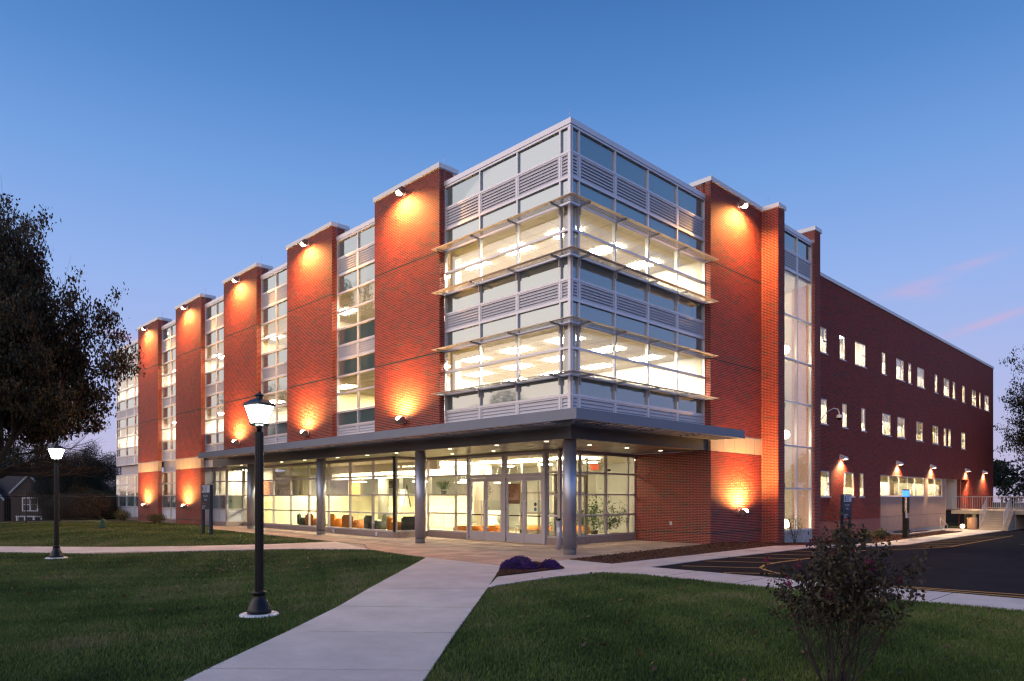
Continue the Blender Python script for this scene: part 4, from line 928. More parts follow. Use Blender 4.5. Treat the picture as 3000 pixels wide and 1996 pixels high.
def branch_tree(base, h, seed, levels=5, r0=.3, spread=.6, up=.25, nchild=(3, 4), first=.25, lean=(0, 0), lenf=.72, droop=0., mind=None):
    rnd = random.Random(seed); segs = []; tips = []
    def grow(p, d, L, r, lv):
        n = 4 if lv < 2 else 3; pts = [p]; q = p.copy(); dd = d.copy()
        for i in range(n):
            dd = (dd+Vector((rnd.gauss(0, .13), rnd.gauss(0, .13), rnd.gauss(0, .08)+up*.12-droop*lv*.03))).normalized()
            if mind is not None and lv: dd.z = max(dd.z, mind); dd.normalize()
            q = q+dd*L/n; pts.append(q.copy())
        rr = [r*(1-.45*i/n) for i in range(n+1)]; segs.append((pts, rr, lv))
        if lv >= levels-1: tips.append((pts, lv)); return
        k = rnd.randint(*nchild)
        for j in range(k):
            t = first+(1-first)*(j+rnd.random()*.8)/k if lv else .35+.65*(j+rnd.random())/k
            t = min(t, .98); idx = min(int(t*n), n-1); f = t*n-idx; o = pts[idx].lerp(pts[idx+1], f)
            ax = Vector((rnd.gauss(0, 1), rnd.gauss(0, 1), rnd.gauss(0, .35))); ax -= ax.project(dd)
            if ax.length < .01: ax = Vector((1, 0, 0))
            ax.normalize(); nd = (dd*(1-spread)+ax*spread+Vector((0, 0, up*(.3 if lv else .1)))).normalized()
            grow(o, nd, L*lenf*rnd.uniform(.75, 1.15), rr[idx]*rnd.uniform(.5, .68), lv+1)
        grow(q, (dd+Vector((0, 0, up*.1))).normalized(), L*lenf*rnd.uniform(.8, 1.05), rr[-1]*.8, lv+1)
    grow(Vector(base), Vector((lean[0], lean[1], 1)).normalized(), h, r0, 0)
    return segs, tips
def seg_mesh(name, m, parent, segs, minr=.0, seg=6):
    V, Fc = [], []
    for pts, rr, lv in segs:
        if rr[0] < minr: continue
        sg = 10 if lv == 0 else (6 if lv < 3 else 3)
        v, f = tube_data(pts, rr, sg, cap=False); o = len(V); V += v; Fc += [tuple(i+o for i in q) for q in f]
    return link(name, mesh_from(V, Fc, name), m, parent)
# big oak beside the far end of the building
oak = empty('oak_tree', loc=(-27.2, -11.4, 0), label='large dark oak with bare twigs at its top, left of the building', cat='tree')
segs, tips = branch_tree((0, 0, 0), 4.2, 12, levels=6, r0=.42, spread=.62, up=.22, nchild=(4, 4), lenf=.80, mind=-.03)
oak.scale = (.72, .72, 1.42)
mx = np.array([t[0][-1] for t in tips])
seg_mesh('trunk', M['bark'], oak, segs)
LP_, TN_ = [], []
rg = np.random.default_rng(3)
top = np.percentile(mx[:, 2], 88)
for pts, lv in tips:
    if pts[-1].z > top and random.random() < .35: continue
    k = 60
    for p in (pts[-1], pts[len(pts)//2]):
        c = np.array(p); q = c+rg.normal(size=(k//2, 3))*np.array([.27, .27, .13]); LP_.append(q); TN_.append(np.full(len(q), rg.uniform(.1, .9)))
LPn = np.concatenate(LP_); TNn = np.concatenate(TN_); kk = LPn[:, 2] > 3.25+.5*np.sin(LPn[:, 0]*1.3)+.15*(LPn[:, 1]); LPn = LPn[kk]; link('crown', leaves_mesh(LPn, .19, tone=TNn[kk]), LM['oak'], oak)
print('oak', len(tips), len(LPn), mx.min(0), mx.max(0))
# right-hand tree at the frame's edge
ok2 = empty('oak_tree', loc=(6.6, 59.0, -.4), label='dark broad tree at the edge of the lot, right of the brick wing', cat='tree')
segs, tips = branch_tree((0, 0, 0), 3.2, 5, levels=6, r0=.32, spread=.64, up=.15, nchild=(3, 4), lenf=.80, mind=-.03)
ok2.scale = (1.05, 1.05, 1.6); seg_mesh('trunk', M['bark'], ok2, segs)
LP_, TN_ = [], []
for pts, lv in tips:
    for p in (pts[-1], pts[len(pts)//2]):
        if p.z < 3.4 or rg.uniform() < .35: continue
        q = np.array(p)+rg.normal(size=(22, 3))*np.array([.2, .2, .12]); LP_.append(q); TN_.append(np.full(len(q), rg.uniform(.1, .9)))
link('crown', leaves_mesh(np.concatenate(LP_), .15, tone=np.concatenate(TN_)), LM['oak'], ok2)
print('oak2', np.array([t[0][-1] for t in tips]).min(0), np.array([t[0][-1] for t in tips]).max(0))
# crown of leaf clumps for background trees
def crown_mesh(seed, n=62000, rx=1, rz=1.1, lumps=52, leaf=.026):
    r = np.random.default_rng(seed); P, T = [], []
    u = r.normal(size=(lumps, 3)); u /= np.linalg.norm(u, axis=1)[:, None]; c = u*r.uniform(.35, .85, lumps)[:, None]; rad = r.uniform(.18, .36, lumps)
    for i in range(lumps):
        k = n//lumps; q = r.normal(size=(k, 3)); q /= np.linalg.norm(q, axis=1)[:, None]; q = c[i]+q*rad[i]*r.uniform(.6, 1.05, k)[:, None]
        P.append(q*np.array([rx, rx, rz])); T.append(np.full(k, r.uniform(.1, .9)))
    me = leaves_mesh(np.concatenate(P), leaf, rng=r, tone=np.concatenate(T)); return me
CM = [crown_mesh(s) for s in (21, 22, 23)]
for c in CM: c.materials.append(LM['dark'])
def bg_tree(x, y, zb, h, w, k, lab):
    t = empty('background_tree', loc=(x, y, zb), rot=(0, 0, random.uniform(0, 6)), label=lab, cat='tree', group='dark trees behind the fence')
    tubes('trunk', M['bark'], t, [([(0, 0, 0), (.1, 0, h*.3), (0, .1, h*.6)], [.25, .2, .1])])
    link('crown', CM[k], None, t, loc=(0, 0, h*.55), scale=(w/2, w/2, h*.47))
bgs = [(-72, 1.6, -2.2, 9.2, 7.5, 0, 'round dark tree mass right behind the far lamp post'), (-62.6, 1.2, -1.8, 9.2, 7, 1, 'highest dark tree between far lamp post and building'), (-68.1, 4.1, -2, 8.6, 7, 2, 'dark tree touching the far corner of the building'),
       (-58.4, 2.6, -1.4, 5.4, 4.5, 0, 'small dark tree low against the far building corner'), (-87.9, 3.9, -3, 9.6, 8, 1, 'dark tree directly right of the stone house'),
       (-149.4, 8.1, -3.2, 17, 20, 2, 'broad dark tree rising over the left gable of the stone house'), (-141.7, 11.7, -3.2, 15.5, 17, 0, 'broad dark tree rising over the chimney of the stone house'),
       (-51.3, -3.0, -.6, 2.8, 5, 1, 'dark hedge like bush beyond the fence behind the far lamp post'), (-49.2, -2.2, -.5, 3.1, 5, 2, 'dark bush beyond the fence left of the young tree'), (-50.5, -.7, -.5, 3.0, 5, 0, 'dark bush beyond the fence behind the young tree'), (-52.0, .6, -.6, 3.2, 4, 1, 'dark bush squeezed between fence end and building')]
bgs += [(-52, -46, -.5, 17, 15, 0, 'tall tree standing out of frame, mirrored in the street side glass'), (-66, -38, -.5, 19, 17, 1, 'tree out of frame mirrored in the middle bays'), (-42, -58, -.5, 16, 15, 2, 'tree out of frame mirrored in the corner glass'),
        (-70, -24, -.5, 18, 15, 2, 'tree out of frame mirrored in the far bays'), (-30, -66, -.5, 15, 14, 1, 'tree out of frame behind the path')]
for b in bgs: bg_tree(*b)
wood = [(3, 96), (12, 92), (22, 90), (33, 88), (-6, 100), (44, 84), (56, 80), (8, 104), (28, 100), (17, 97)]
P_, T_ = [], []
rw = np.random.default_rng(9)
for x, y in wood:
    for k in range(14):
        c = np.array([x, y, 4.4])+rw.normal(size=3)*np.array([3.6, 3, 1.7]); q = rw.normal(size=(420, 3)); q /= np.linalg.norm(q, axis=1)[:, None]
        P_.append(c+q*rw.uniform(1.3, 2.2)*rw.uniform(.6, 1, 420)[:, None]); T_.append(np.full(420, rw.uniform(.1, .9)))
link('far_wood', leaves_mesh(np.concatenate(P_), .5, tone=np.concatenate(T_)), LM['dark'], label='dark wood behind the loading dock', kind='stuff')

# stone house behind the fence
HS = empty('stone_house', loc=(-117, 5.5, -3.2), rot=(0, 0, R(38)), label='dark stone house with two white trimmed gables beyond the iron fence', cat='house')
m_st = mat('house_stone', (.05, .038, .034), .95, var=.45, vscale=5, bump=.6); m_rf = mat('slate_roof', (.055, .055, .07), .8, var=.2); m_tr = mat('house_trim', (.50, .52, .58), .6)
def prism(name, m, parent, pts, y0, y1):
    V = [(x, y0, z) for x, z in pts]+[(x, y1, z) for x, z in pts]; n = len(pts)
    return link(name, mesh_from(V, [tuple(range(n)), tuple(range(n, 2*n))[::-1]]+[(i, (i+1) % n+0, (i+1) % n+n, i+n)[::-1] for i in range(n)], name), m, parent)
for gx_, w_, h_ in ((.3, 6.6, 8.6), (-7.6, 6.6, 8.3)):
    prism('gable_wall', m_st, HS, [(gx_-w_/2, 0), (gx_+w_/2, 0), (gx_+w_/2, 4.9), (gx_, h_), (gx_-w_/2, 5.9)], 0, 6)
    for s, ze in ((-1, 5.7), (1, 4.6)):
        tubes('rake_trim', m_tr, HS, [([(gx_, -.1, h_+.1), (gx_+s*(w_/2+.2), -.1, ze)], .16)], seg=4, smooth=False)
    f = bx('window', m_tr, HS, [(gx_-1.3, gx_+1.5, -.08, 0, 2.9, 3.05), (gx_-1.3, gx_+1.5, -.08, 0, 4.9, 5.1), (gx_-1.3, gx_-1.1, -.08, 0, 3.05, 4.9), (gx_+1.3, gx_+1.5, -.08, 0, 3.05, 4.9), (gx_, gx_+.25, -.08, 0, 3.05, 4.9), (gx_-1.1, gx_+1.3, -.07, 0, 3.9, 4.0)])
    ub('pane', mat('house_glass', (.03, .04, .05), .1), f, (gx_-1.1, gx_+1.3, -.04, -.02, 3.05, 4.9))
    f = bx('window', m_tr, HS, [(gx_-2.4, gx_+2.2, -.1, 0, 2.0, 2.2)]+[(gx_+x, gx_+x+.35, -.1, 0, 0, 2.0) for x in (-2.3, -1.0, .6, 1.9)])
    ub('pane', MATS['house_glass'], f, (gx_-1.9, gx_+1.9, -.04, -.02, .8, 2.0))
prism('roof', m_rf, HS, [(-12, 5.0), (5.2, 4.6), (4.0, 8.8), (-12, 8.8)], 1.2, 7)
bx('chimney', mat('chimney_brick', (.16, .07, .05), .9), HS, [(3.2, 4.4, 2, 3, 7.0, 10.0)]); bx('chimney_pot', mat('clay_pot', (.5, .2, .12), .8), HS, [(3.5, 3.9, 2.3, 2.7, 10.0, 10.5)])

# iron fence along the far edge of the lawn
FN = empty('iron_fence', label='black iron picket fence along the far edge of the left lawn', cat='fence')
fp = [(-36.5, -21.5), (-40.8, -9.6), (-43.2, -5.2), (-46.3, -1.6), (-49.3, .2)]
pick = []; FZ = lambda x, y: float(G(x, y))
posts = []
for (a, b) in zip(fp, fp[1:]):
    L_ = math.dist(a, b); n = int(L_/2.4); 
    for i in range(n+1): posts.append((a[0]+(b[0]-a[0])*i/n, a[1]+(b[1]-a[1])*i/n))
    tubes('rail', M['black'], FN, [([(a[0], a[1], FZ(*a)+z), (b[0], b[1], FZ(*b)+z)], .028) for z in (.18, 1.83)], seg=4, smooth=False)
    m_ = int(L_/.145)
    for i in range(m_): x, y = a[0]+(b[0]-a[0])*i/m_, a[1]+(b[1]-a[1])*i/m_; pick.append((x-.010, x+.010, y-.010, y+.010, FZ(x, y)+.1, FZ(x, y)+2.0))
for x, y in posts: ub('post', M['black'], FN, (x-.035, x+.035, y-.035, y+.035, FZ(x, y)-.1, FZ(x, y)+2.1))
pick.sort(key=lambda q: dist(q[0], q[2]))
for q in pick[:120]: ub('picket', M['black'], FN, q)
bx('pickets', M['black'], FN, pick[120:], kind='stuff')

# lamp posts
def lamp_post(x, y, power, lab):
    t = empty('lamp_post', loc=(x, y, float(G(x, y)+hump(x, y))), label=lab, cat='lamp post', group='black lantern lamp posts on the lawn')
    lathe('footing', M['white'], t, [(.30, -.15), (.30, .02), (.28, .032)], 36)
    lathe('base', M['black'], t, [(.185, .03), (.185, .085), (.178, .10), (.165, .15), (.125, .22), (.098, .29), (.092, .33), (.104, .345), (.104, .375), (.084, .39)], 32)
    V, Fc = [], []; seg = 48
    for z in (.38, 2.92):
        for k in range(seg): r = .067 if (k//2) % 2 else .060; a = 2*math.pi*k/seg; V.append((r*math.cos(a), r*math.sin(a), z))
    Fc = [(k, (k+1) % seg, (k+1) % seg+seg, k+seg) for k in range(seg)]+[tuple(range(seg, 2*seg))]
    link('pole', mesh_from(V, Fc, 'pole'), M['black'], t)
    lathe('collar', M['black'], t, [(.04, 2.90), (.04, 2.98), (.055, 2.99), (.038, 3.01), (.05, 3.03)], 24)
    ang = R(17)
    lathe('lantern_frame', M['black'], t, [(.10, 3.02), (.15, 3.04), (.15, 3.062), (.10, 3.062)], 4, smooth=False).rotation_euler = (0, 0, ang)
    lathe('lantern_roof', M['black'], t, [(.23, 3.335), (.252, 3.345), (.235, 3.375), (.14, 3.43), (.075, 3.455), (.052, 3.46), (.052, 3.49), (.078, 3.505), (.03, 3.54), (.006, 3.575)], 4, smooth=False).rotation_euler = (0, 0, ang)
    lathe('lantern_glass', M['lamp_glass'], t, [(.130, 3.063), (.220, 3.334)], 4, smooth=False).rotation_euler = (0, 0, ang)
    for k in range(4):
        a = 2*math.pi*(k+.5)/4; tubes('bar', M['black'], t, [([(.134*math.cos(a), .134*math.sin(a), 3.06), (.226*math.cos(a), .226*math.sin(a), 3.336)], .007)]).rotation_euler = (0, 0, ang)
    lamp('POINT', 'lantern_light', (0, 0, 2.96), power, (.88, 1, .86), parent=t, size=.12)
    return t
lamp_post(3.87, -12.01, 16, 'tall black lamp post with lit lantern on the near lawn beside the path'); lamp_post(-10.38, -11.94, 16, 'farther black lamp post with lit lantern between walkway and lower lawn')

# information signs
def info_sign(x, y, rz, lab, orange):
    t = empty('information_sign', loc=(x, y, float(G(x, y))), rot=(0, 0, rz), label=lab, cat='sign', group='navy information signs')
    ub('post', M['navy'], t, (-.56, -.42, -.06, .06, -.1, 2.40)); ub('post', M['navy'], t, (.42, .56, -.06, .06, -.1, 2.40))
    ub('panel', M['navy'], t, (-.56, .56, -.075, .05, 1.24, 2.43))
    ub('logo_plate', M['signw'], t, (-.46, .50, -.085, -.076, 2.05, 2.40))
    lathe('emblem', mat('emblem_maroon', (.10, .03, .02), .5), t, [(.001, 0), (.075, .002), (.075, .004)], 20, loc=(-.32, -.086, 2.22), rot=(R(90), 0, 0), scale=(1, 1.9, 1))
    mt = mat('sign_letter_blue', (.05, .09, .2), .5); mw = mat('sign_letter_white', (.45, .50, .58), .5)
    for k, s in enumerate(('COLLEGE', 'CAMPUS', 'CENTER')): text('lettering', s, mt, t, (-.16, -.087, 2.29-.1*k), (R(90), 0, 0), .10)
    text('lettering', 'ROGERS', mw, t, (.0, -.078, 1.83), (R(90), 0, 0), .16, align='CENTER'); text('lettering', 'HALL', mw, t, (.0, -.078, 1.65), (R(90), 0, 0), .16, align='CENTER')
    if orange: ub('arrow_mark', mat('sign_orange', (.55, .18, .08), .5), t, (-.32, -.2, -.08, -.076, 1.49, 1.55)); text('lettering', 'Entrance', mat('sign_letter_red', (.2, .05, .04), .5), t, (-.15, -.078, 1.48), (R(90), 0, 0), .11)
    for k, s in enumerate(('Administration', 'Admissions', 'Business')): text('lettering', s, mw, t, (-.44, -.078, 1.38-.07*k), (R(90), 0, 0), .085)
info_sign(-20.05, -3.75, R(0), 'navy sign on two posts on the lawn left of the near lamp post', True)
info_sign(.92, 20.35, R(90), 'navy sign on two posts in the mulch bed before the rear wing', False)

# blue-light emergency phone
ph = empty('emergency_phone', loc=(2.1, 25.8, -.4), label='black emergency phone pillar with blue light at the lot edge', cat='emergency phone')
ub('pillar', M['black'], ph, (-.13, .13, -.15, .15, 0, 1.12)); ub('pillar', M['black'], ph, (-.13, .02, -.15, .15, 1.12, 1.42)); ub('pillar', M['black'], ph, (-.14, .14, -.16, .16, 1.42, 2.32))
ub('phone_panel', M['alum'], ph, (.02, .06, -.12, .12, 1.14, 1.40)); ub('blue_light', mat('blue_beacon', (.1, .2, .9), .3, emit=(.03, .20, 1), es=2.6), ph, (-.13, .13, -.14, .14, 2.32, 2.66)); ub('cap', M['black'], ph, (-.15, .15, -.16, .16, 2.66, 2.72))
text('lettering', 'EMERGENCY', mat('letter_white_lit', (.8, .6, .5), .5, emit=(1, .6, .45), es=.8), ph, (.0, -.165, 2.28), (R(90), R(90), 0), .15)
lamp('POINT', 'beacon_light', (.3, -.3, 2.55), 4, (.2, .4, 1), parent=ph, size=.1)

# door-opener bollard
bo = empty('push_button_bollard', loc=(-1.95, 1.62, .03), rot=(0, 0, R(20)), label='slim grey door opener bollard with black cap beside the corner column', cat='bollard')
rounded('post', M['alumd'], bo, (-.075, .075, -.075, .075, 0, 1.02), .012); rounded('cap', M['black'], bo, (-.08, .08, -.08, .08, 1.02, 1.10), .03); ub('button_plate', M['white'], bo, (-.055, .055, -.085, -.076, .62, .78)); ub('card_reader', M['black'], bo, (-.105, -.077, -.03, .03, .62, .78))

# ------------------------------------------------------------------ lamps on the building
SW = (1.0, .50, .135)
M['sconcem'] = mat('sconce_body', (.16, .15, .15), .5, .3)
def sconce(loc, axis, up, power):
    """drum-shaped flood on a wall plate; axis is the wall's outward direction"""
    s = empty('wall_sconce', loc=loc, rot=(0, 0, 0 if axis == 'y' else R(90))); s.parent = BLD
    ub('wall_plate', M['alumd'], s, (-.09, .09, -.03, 0, -.09, .09))
    tubes('arm', M['alumd'], s, [([(0, -.02, 0), (0, -.14, 0)], .03)])
    d = tubes('drum', M['sconcem'], s, [([(-.20, -.24, 0), (.20, -.24, 0)], .135)], seg=20)
    z = .06 if up else -.06
    me = mesh_from(*sphere_data((0, -.26, z), .135, 16, 10, (1.35, 1, .8)), 'lens'); l = link('lens', me, M['sconce_lens'], s)
    o = lamp('SPOT', 'sconce_light', (0, -.66, .12 if up else -.12), power, SW, parent=s, aim=(0, .20, 1 if up else -1), size=.10, spot=166, blend=1)
    return s
pc = [(a+b)/2-.02 for a, b in pier_x]
for i in range(5):
    sconce((pc[i], -.255, 14.17), 'y', False, 2700)
    sconce((pc[i], -.255, 4.97 if i < 3 else 1.27), 'y', True, 2000 if i < 3 else 2400)
sconce((.258, 10.40, 14.1), 'x', False, 2700); sconce((.258, 10.46, 1.24), 'x', True, 3000)
for y in (21.5, 30.45, 37.4, 46.4, 51.9):
    s = empty('wall_light', loc=(.257, y, 3.95), rot=(0, 0, R(90))); s.parent = BLD
    V = [(-.22, 0, .18), (.22, 0, .18), (.22, -.26, .06), (-.22, -.26, .06), (-.22, 0, -.1), (.22, 0, -.1), (.22, -.30, -.06), (-.22, -.30, -.06)]
    link('hood', mesh_from(V, [(0, 3, 2, 1), (0, 4, 7, 3), (1, 2, 6, 5), (3, 7, 6, 2)], 'hood'), M['white'], s); ub('lens', M['sconce_lens'], s, (-.18, .18, -.26, -.02, -.05, -.03))
    lamp('SPOT', 'wall_light_lamp', (0, -.20, -.12), 1100, (1, .62, .30), parent=s, aim=(0, .05, -1), size=.08, spot=140, blend=.7)
SL_ = [(-1.24, .2), (-3.66, .2), (-6.3, .2), (-9.78, .15), (-12.0, .15), (-14.53, .15), (-17.7, .15), (-20.2, .15), (-25.2, .15), (-1.25, 2.47), (-1.24, 4.65), (-1.23, 6.88), (-6.0, 2.2), (-8.6, 2.2)]
for x, y in SL_:
    d = lathe('downlight', M['down'], BLD, [(.075, 0), (.075, .006)], 20, loc=(x, y, 3.732)); bpy.data.objects[d.name]['kind'] = 'thing' if False else None
    if 'kind' in d: del d['kind']
    lamp('SPOT', 'downlight_lamp', (x, y, 3.71), 17, (1, .76, .46), aim=(0, 0, -1), size=.05, spot=130, blend=.8, parent=BLD)
# dome camera on a swan-neck arm
ca = empty('security_camera', loc=(.27, 18.5, 5.6)); ca.parent = BLD
tubes('arm', M['white'], ca, [([(0, 0, 0), (.25, 0, .3), (.5, 0, .55), (.75, 0, .66), (.95, 0, .6), (1.02, 0, .42), (1.02, 0, .33)], .028)])
lathe('housing', M['white'], ca, [(.05, .34), (.12, .31), (.14, .22), (.14, .16)], 20, center=(1.02, 0)); sph('dome', M['black'], ca, (1.02, 0, .16), .11)

# ------------------------------------------------------------------ loading dock at the end of the wing
DK = empty('loading_dock', label='concrete loading dock with steps and steel railing at the end of the wing', cat='loading dock')
zg = -.4
m_dk = mat('dock_concrete', (.40, .34, .28), .9, var=.14, vscale=3, bump=.3)
bx('deck', m_dk, DK, [(.25, 8.6, 42.4, 50, .68, .93)]); bx('stem_wall', m_dk, DK, [(1.55, 1.75, 42.6, 50, zg, .68), (.25, 8.6, 46, 46.2, zg, .68), (3.95, 4.15, 42.5, 50, zg, .68), (5.6, 5.9, 42.5, 43, zg, .68)])
n = 8
for k in range(n): ub('step', m_dk, DK, (2.45, 3.9, 40.2+k*.275, 42.4, zg+k*1.33/n, zg+(k+1)*1.33/n))
bx('stringer', m_dk, DK, [(3.9, 4.12, 40.2+k*.275, 42.4, zg+k*1.33/n, zg+(k+1)*1.33/n+.04) for k in range(n)])
m_gal = mat('galvanised', (.70, .62, .60), .45, .2)
def railing(a, b, za, zb, name='railing'):
    L_ = math.dist(a, b); n_ = max(2, int(L_/.14))
    T = [([(a[0], a[1], za+1.0), (b[0], b[1], zb+1.0)], .026), ([(a[0], a[1], za+.1), (b[0], b[1], zb+.1)], .02)]
    for i in range(n_+1):
        t = i/n_; x, y, z = a[0]+(b[0]-a[0])*t, a[1]+(b[1]-a[1])*t, za+(zb-za)*t; T.append(([(x, y, z+.1), (x, y, z+1.0)], .009 if i % 9 else .024))
    tubes(name, m_gal, DK, T, seg=4, smooth=False)
railing((.28, 42.45), (2.45, 42.45), .93, .93); railing((4.05, 42.45), (8.6, 42.45), .93, .93); railing((2.5, 40.25), (2.5, 42.4), -.25, .93); railing((3.86, 40.25), (3.86, 42.4), -.25, .93)
railing((.6, 49.9), (8.6, 49.9), .93, .93)
bx('side_wall', m_dk, DK, [(5.2, 5.4, 44.5, 49.5, .93, 2.2), (6.3, 9.5, 49.3, 49.5, .93, 3.4)])
sl = prism('sloped_wall', m_dk, DK, [(4.4, .93), (4.4, 1.5), (5.4, 2.5), (6.2, 2.5), (6.2, .93)], 46.8, 47.0)
bin_ = lathe('concrete_bin', mat('bin_stone', (.45, .27, .16), .9, var=.1), None, [(.30, 0), (.31, .05), (.31, .78), (.28, .80)], 28, loc=(1.95, 40.7, -.35), label='round tan waste bin in front of the dock steps', cat='waste bin')
gl = empty('ground_light', loc=(1.15, 41.6, -.36), label='lit floor level lamp glowing under the dock deck', cat='lamp'); sph('globe', mat('dock_globe', (.9, .9, .9), .5, emit=(1, .78, .4), es=8), gl, (0, 0, .16), .15); ub('stand', M['alum'], gl, (-.05, .05, -.05, .05, 0, .1)); lamp('POINT', 'globe_light', (0, -.3, .45), 18, (1, .75, .4), parent=gl, size=.15)
tp = empty('tarpaulin', loc=(6.4, 47.6, 1.9), label='green tarpaulin heaped on the dock wall', cat='tarpaulin'); sph('cover', mat('tarp_green', (.0, .14, .09), .6, bump=.8), tp, (0, 0, .0), .42, sc=(1.1, .8, .6))
tubes('handrail', m_gal, DK, [([(.5, 38.6, -.4), (.5, 38.6, .45), (.5, 40.4, -.1), (.5, 40.4, -.4)], .025)])
bx('well_kerb', M['conc'], DK, [(.3, 1.2, 29, 29.15, -.5, -.28), (1.1, 1.25, 29.15, 37, -.5, -.28)]); bx('basement_window', mat('dim_window', (.10, .14, .14), .2), DK, [(.17, .19, 30, 33.2, -.85, -.2)])

# ------------------------------------------------------------------ plants
def shrub(x, y, r, h, m, lab, n=900, leaf=.09, grp='low shrubs planted along the building', aspect=.35):
    z = float(G(x, y)+hump(x, y))+.03; t = empty('shrub', loc=(x, y, z), rot=(0, 0, random.uniform(0, 6)), label=lab, cat='shrub', group=grp)
    q = RNG.normal(size=(n, 3)); q /= np.linalg.norm(q, axis=1)[:, None]; q = q*RNG.uniform(.45, 1, n)[:, None]*np.array([r, r, h*.5])+np.array([0, 0, h*.52])
    link('foliage', leaves_mesh(q, leaf, aspect=aspect), LM[m], t)
    tubes('stem', M['bark'], t, [([(0, 0, -.05), (random.uniform(-.6, .6)*r, random.uniform(-.6, .6)*r, h*.8)], .012) for _ in range(6)]); return t
shrub(-42.8, -1.2, .55, .75, 'shrub', 'dark shrub at the outer side of the leftmost brick pier'); shrub(-44.3, -1.0, .6, .8, 'shrub', 'round shrub before the louvers of the far end bay')
shrub(-36.6, -1.0, .55, .6, 'shrub', 'spreading shrub between the two leftmost brick piers'); shrub(-35.4, -1.1, .55, .62, 'shrub', 'spreading shrub at the left foot of the second brick pier', n=800)
shrub(1.5, 13.0, .45, 1.35, 'shrub', 'tall thin shrub at the foot of the narrow brick pier', n=1100, leaf=.055); shrub(1.35, 18.9, .38, .75, 'shrub', 'light green shrub before the navy sign post', leaf=.14, n=420)
shrub(1.35, 21.9, .33, .6, 'shrub', 'light green shrub right of the navy sign', leaf=.14, n=360); shrub(1.35, 24.2, .33, .55, 'shrub', 'light green shrub left of the emergency phone', leaf=.14, n=360)
# purple flower mounds
m_fl = LM['purple']
for x, y, r, h, lab in ((1.95, -4.50, .31, .23, 'purple flower mound at the left front of the mulch bed'), (1.70, -3.95, .33, .28, 'largest purple flower mound at the back of the bed'), (2.25, -4.25, .26, .20, 'low purple flower mound in front of the largest'), (2.45, -3.62, .25, .21, 'separate purple flower mound at the right end of the bed')):
    t = empty('flower_mound', loc=(x, y, .06), label=lab, cat='flowers', group='purple flower mounds in the mulch bed')
    q = RNG.normal(size=(1500, 3)); q[:, 2] = abs(q[:, 2]); q /= np.linalg.norm(q, axis=1)[:, None]; q = q*RNG.uniform(.85, 1.05, 1500)[:, None]*np.array([r, r, h])
    link('blossoms', leaves_mesh(q, .035, aspect=.8), m_fl, t); q2 = q[:700]*.82; link('leaves', leaves_mesh(q2, .04), LM['plant'], t)
# potted plants of the lobby
def potted(x, y, z, h, r, lab, frond=False):
    t = empty('potted_plant', loc=(x, y, z), label=lab, cat='plant', group='potted plants in the lobby')
    lathe('pot', M['black'], t, [(.13, 0), (.18, .28), (.16, .28)], 20)
    if frond:
        P_ = []
        for k in range(26):
            a = random.uniform(0, 6.28); L_ = r*random.uniform(.6, 1.2); e = random.uniform(.3, 1)
            for s in np.linspace(.2, 1, 14): P_.append((math.cos(a)*L_*s, math.sin(a)*L_*s, .3+h*e*math.sin(s*2.2)))
        link('fronds', leaves_mesh(np.array(P_), .2, aspect=.14), LM['plant'], t)
    else:
        q = RNG.normal(size=(500, 3))*np.array([r*.45, r*.45, h*.25])+np.array([0, 0, h*.6]); link('foliage', leaves_mesh(q, .12), LM['plant'], t)
potted(-4.0, 7.6, .06, 1.5, .55, 'tall palm behind the right glass wall', True); potted(-3.9, 6.9, .06, .9, .5, 'lower palm fronds beside the tall palm', True); potted(-17.9, 9.2, 1.98, .5, .35, 'bushy fern on the yellow wall', True); potted(-15.9, 10.5, 1.2, 1.9, .5, 'slender indoor tree behind the yellow wall')
potted(-6.0, 8.6, .06, 1.6, .4, 'dark bushy plant seen through the rightmost door'); potted(-8.3, 10.5, .06, 1.1, .3, 'small dark plant seen through the second door leaf')
# young staked tree
yt = empty('young_tree', loc=(-28.27, -6.2, .1), label='thin young tree with green watering bag in a mulch ring', cat='tree')
sg_, tp_ = branch_tree((0, 0, 0), 1.75, 33, levels=4, r0=.045, spread=.6, up=-.05, nchild=(4, 5), lenf=.42, droop=.4, first=.4); seg_mesh('trunk', M['bark'], yt, sg_)
q = np.concatenate([np.array(t[0][-1])+RNG.normal(size=(12, 3))*.12 for t in tp_]); link('crown', leaves_mesh(q, .07), leaf_mat('leaf_red', (.035, .018, .012), .5), yt)
lathe('watering_bag', mat('bag_green', (.015, .07, .04), .6, bump=.6), yt, [(.20, 0), (.21, .2), (.13, .5), (.05, .62)], 16); lathe('mulch_ring', M['mulch'], yt, [(1.15, -.05), (1.0, .04), (.3, .09)], 32)
# crape myrtle in the foreground
cm_ = empty('crape_myrtle', loc=(11.98, -9.80, float(G(12.1, -9.8)+hump(12.1, -9.8))-.06), label='multi-stemmed flowering bush with magenta blossoms in the foreground lawn', cat='bush')
SEG, TIP = [], []; rc_ = random.Random(4)
for k in range(15):
    a = k*2.4; ln = rc_.uniform(.10, .52)
    s_, t_ = branch_tree((math.cos(a)*.07, math.sin(a)*.07, -.05), rc_.uniform(.55, .82), 50+k, levels=4, r0=.0115, spread=.42, up=.20, nchild=(3, 3), lenf=.60, lean=(math.cos(a)*ln, math.sin(a)*ln), first=.4); SEG += s_; TIP += t_
seg_mesh('stems', M['bark'], cm_, SEG)
P_ = []
for pts, lv in TIP:
    for j in range(len(pts)-1):
        for s in np.linspace(0, 1, 5): P_.append(np.array(pts[j].lerp(pts[j+1], s))+rc_.gauss(0, 1)*.0+RNG.normal(size=3)*.022)
P_ = np.array(P_); print('crape', len(TIP), P_.min(0), P_.max(0))
P_ = P_[P_[:, 2] > .48+.3*RNG.uniform(0, 1, len(P_))]
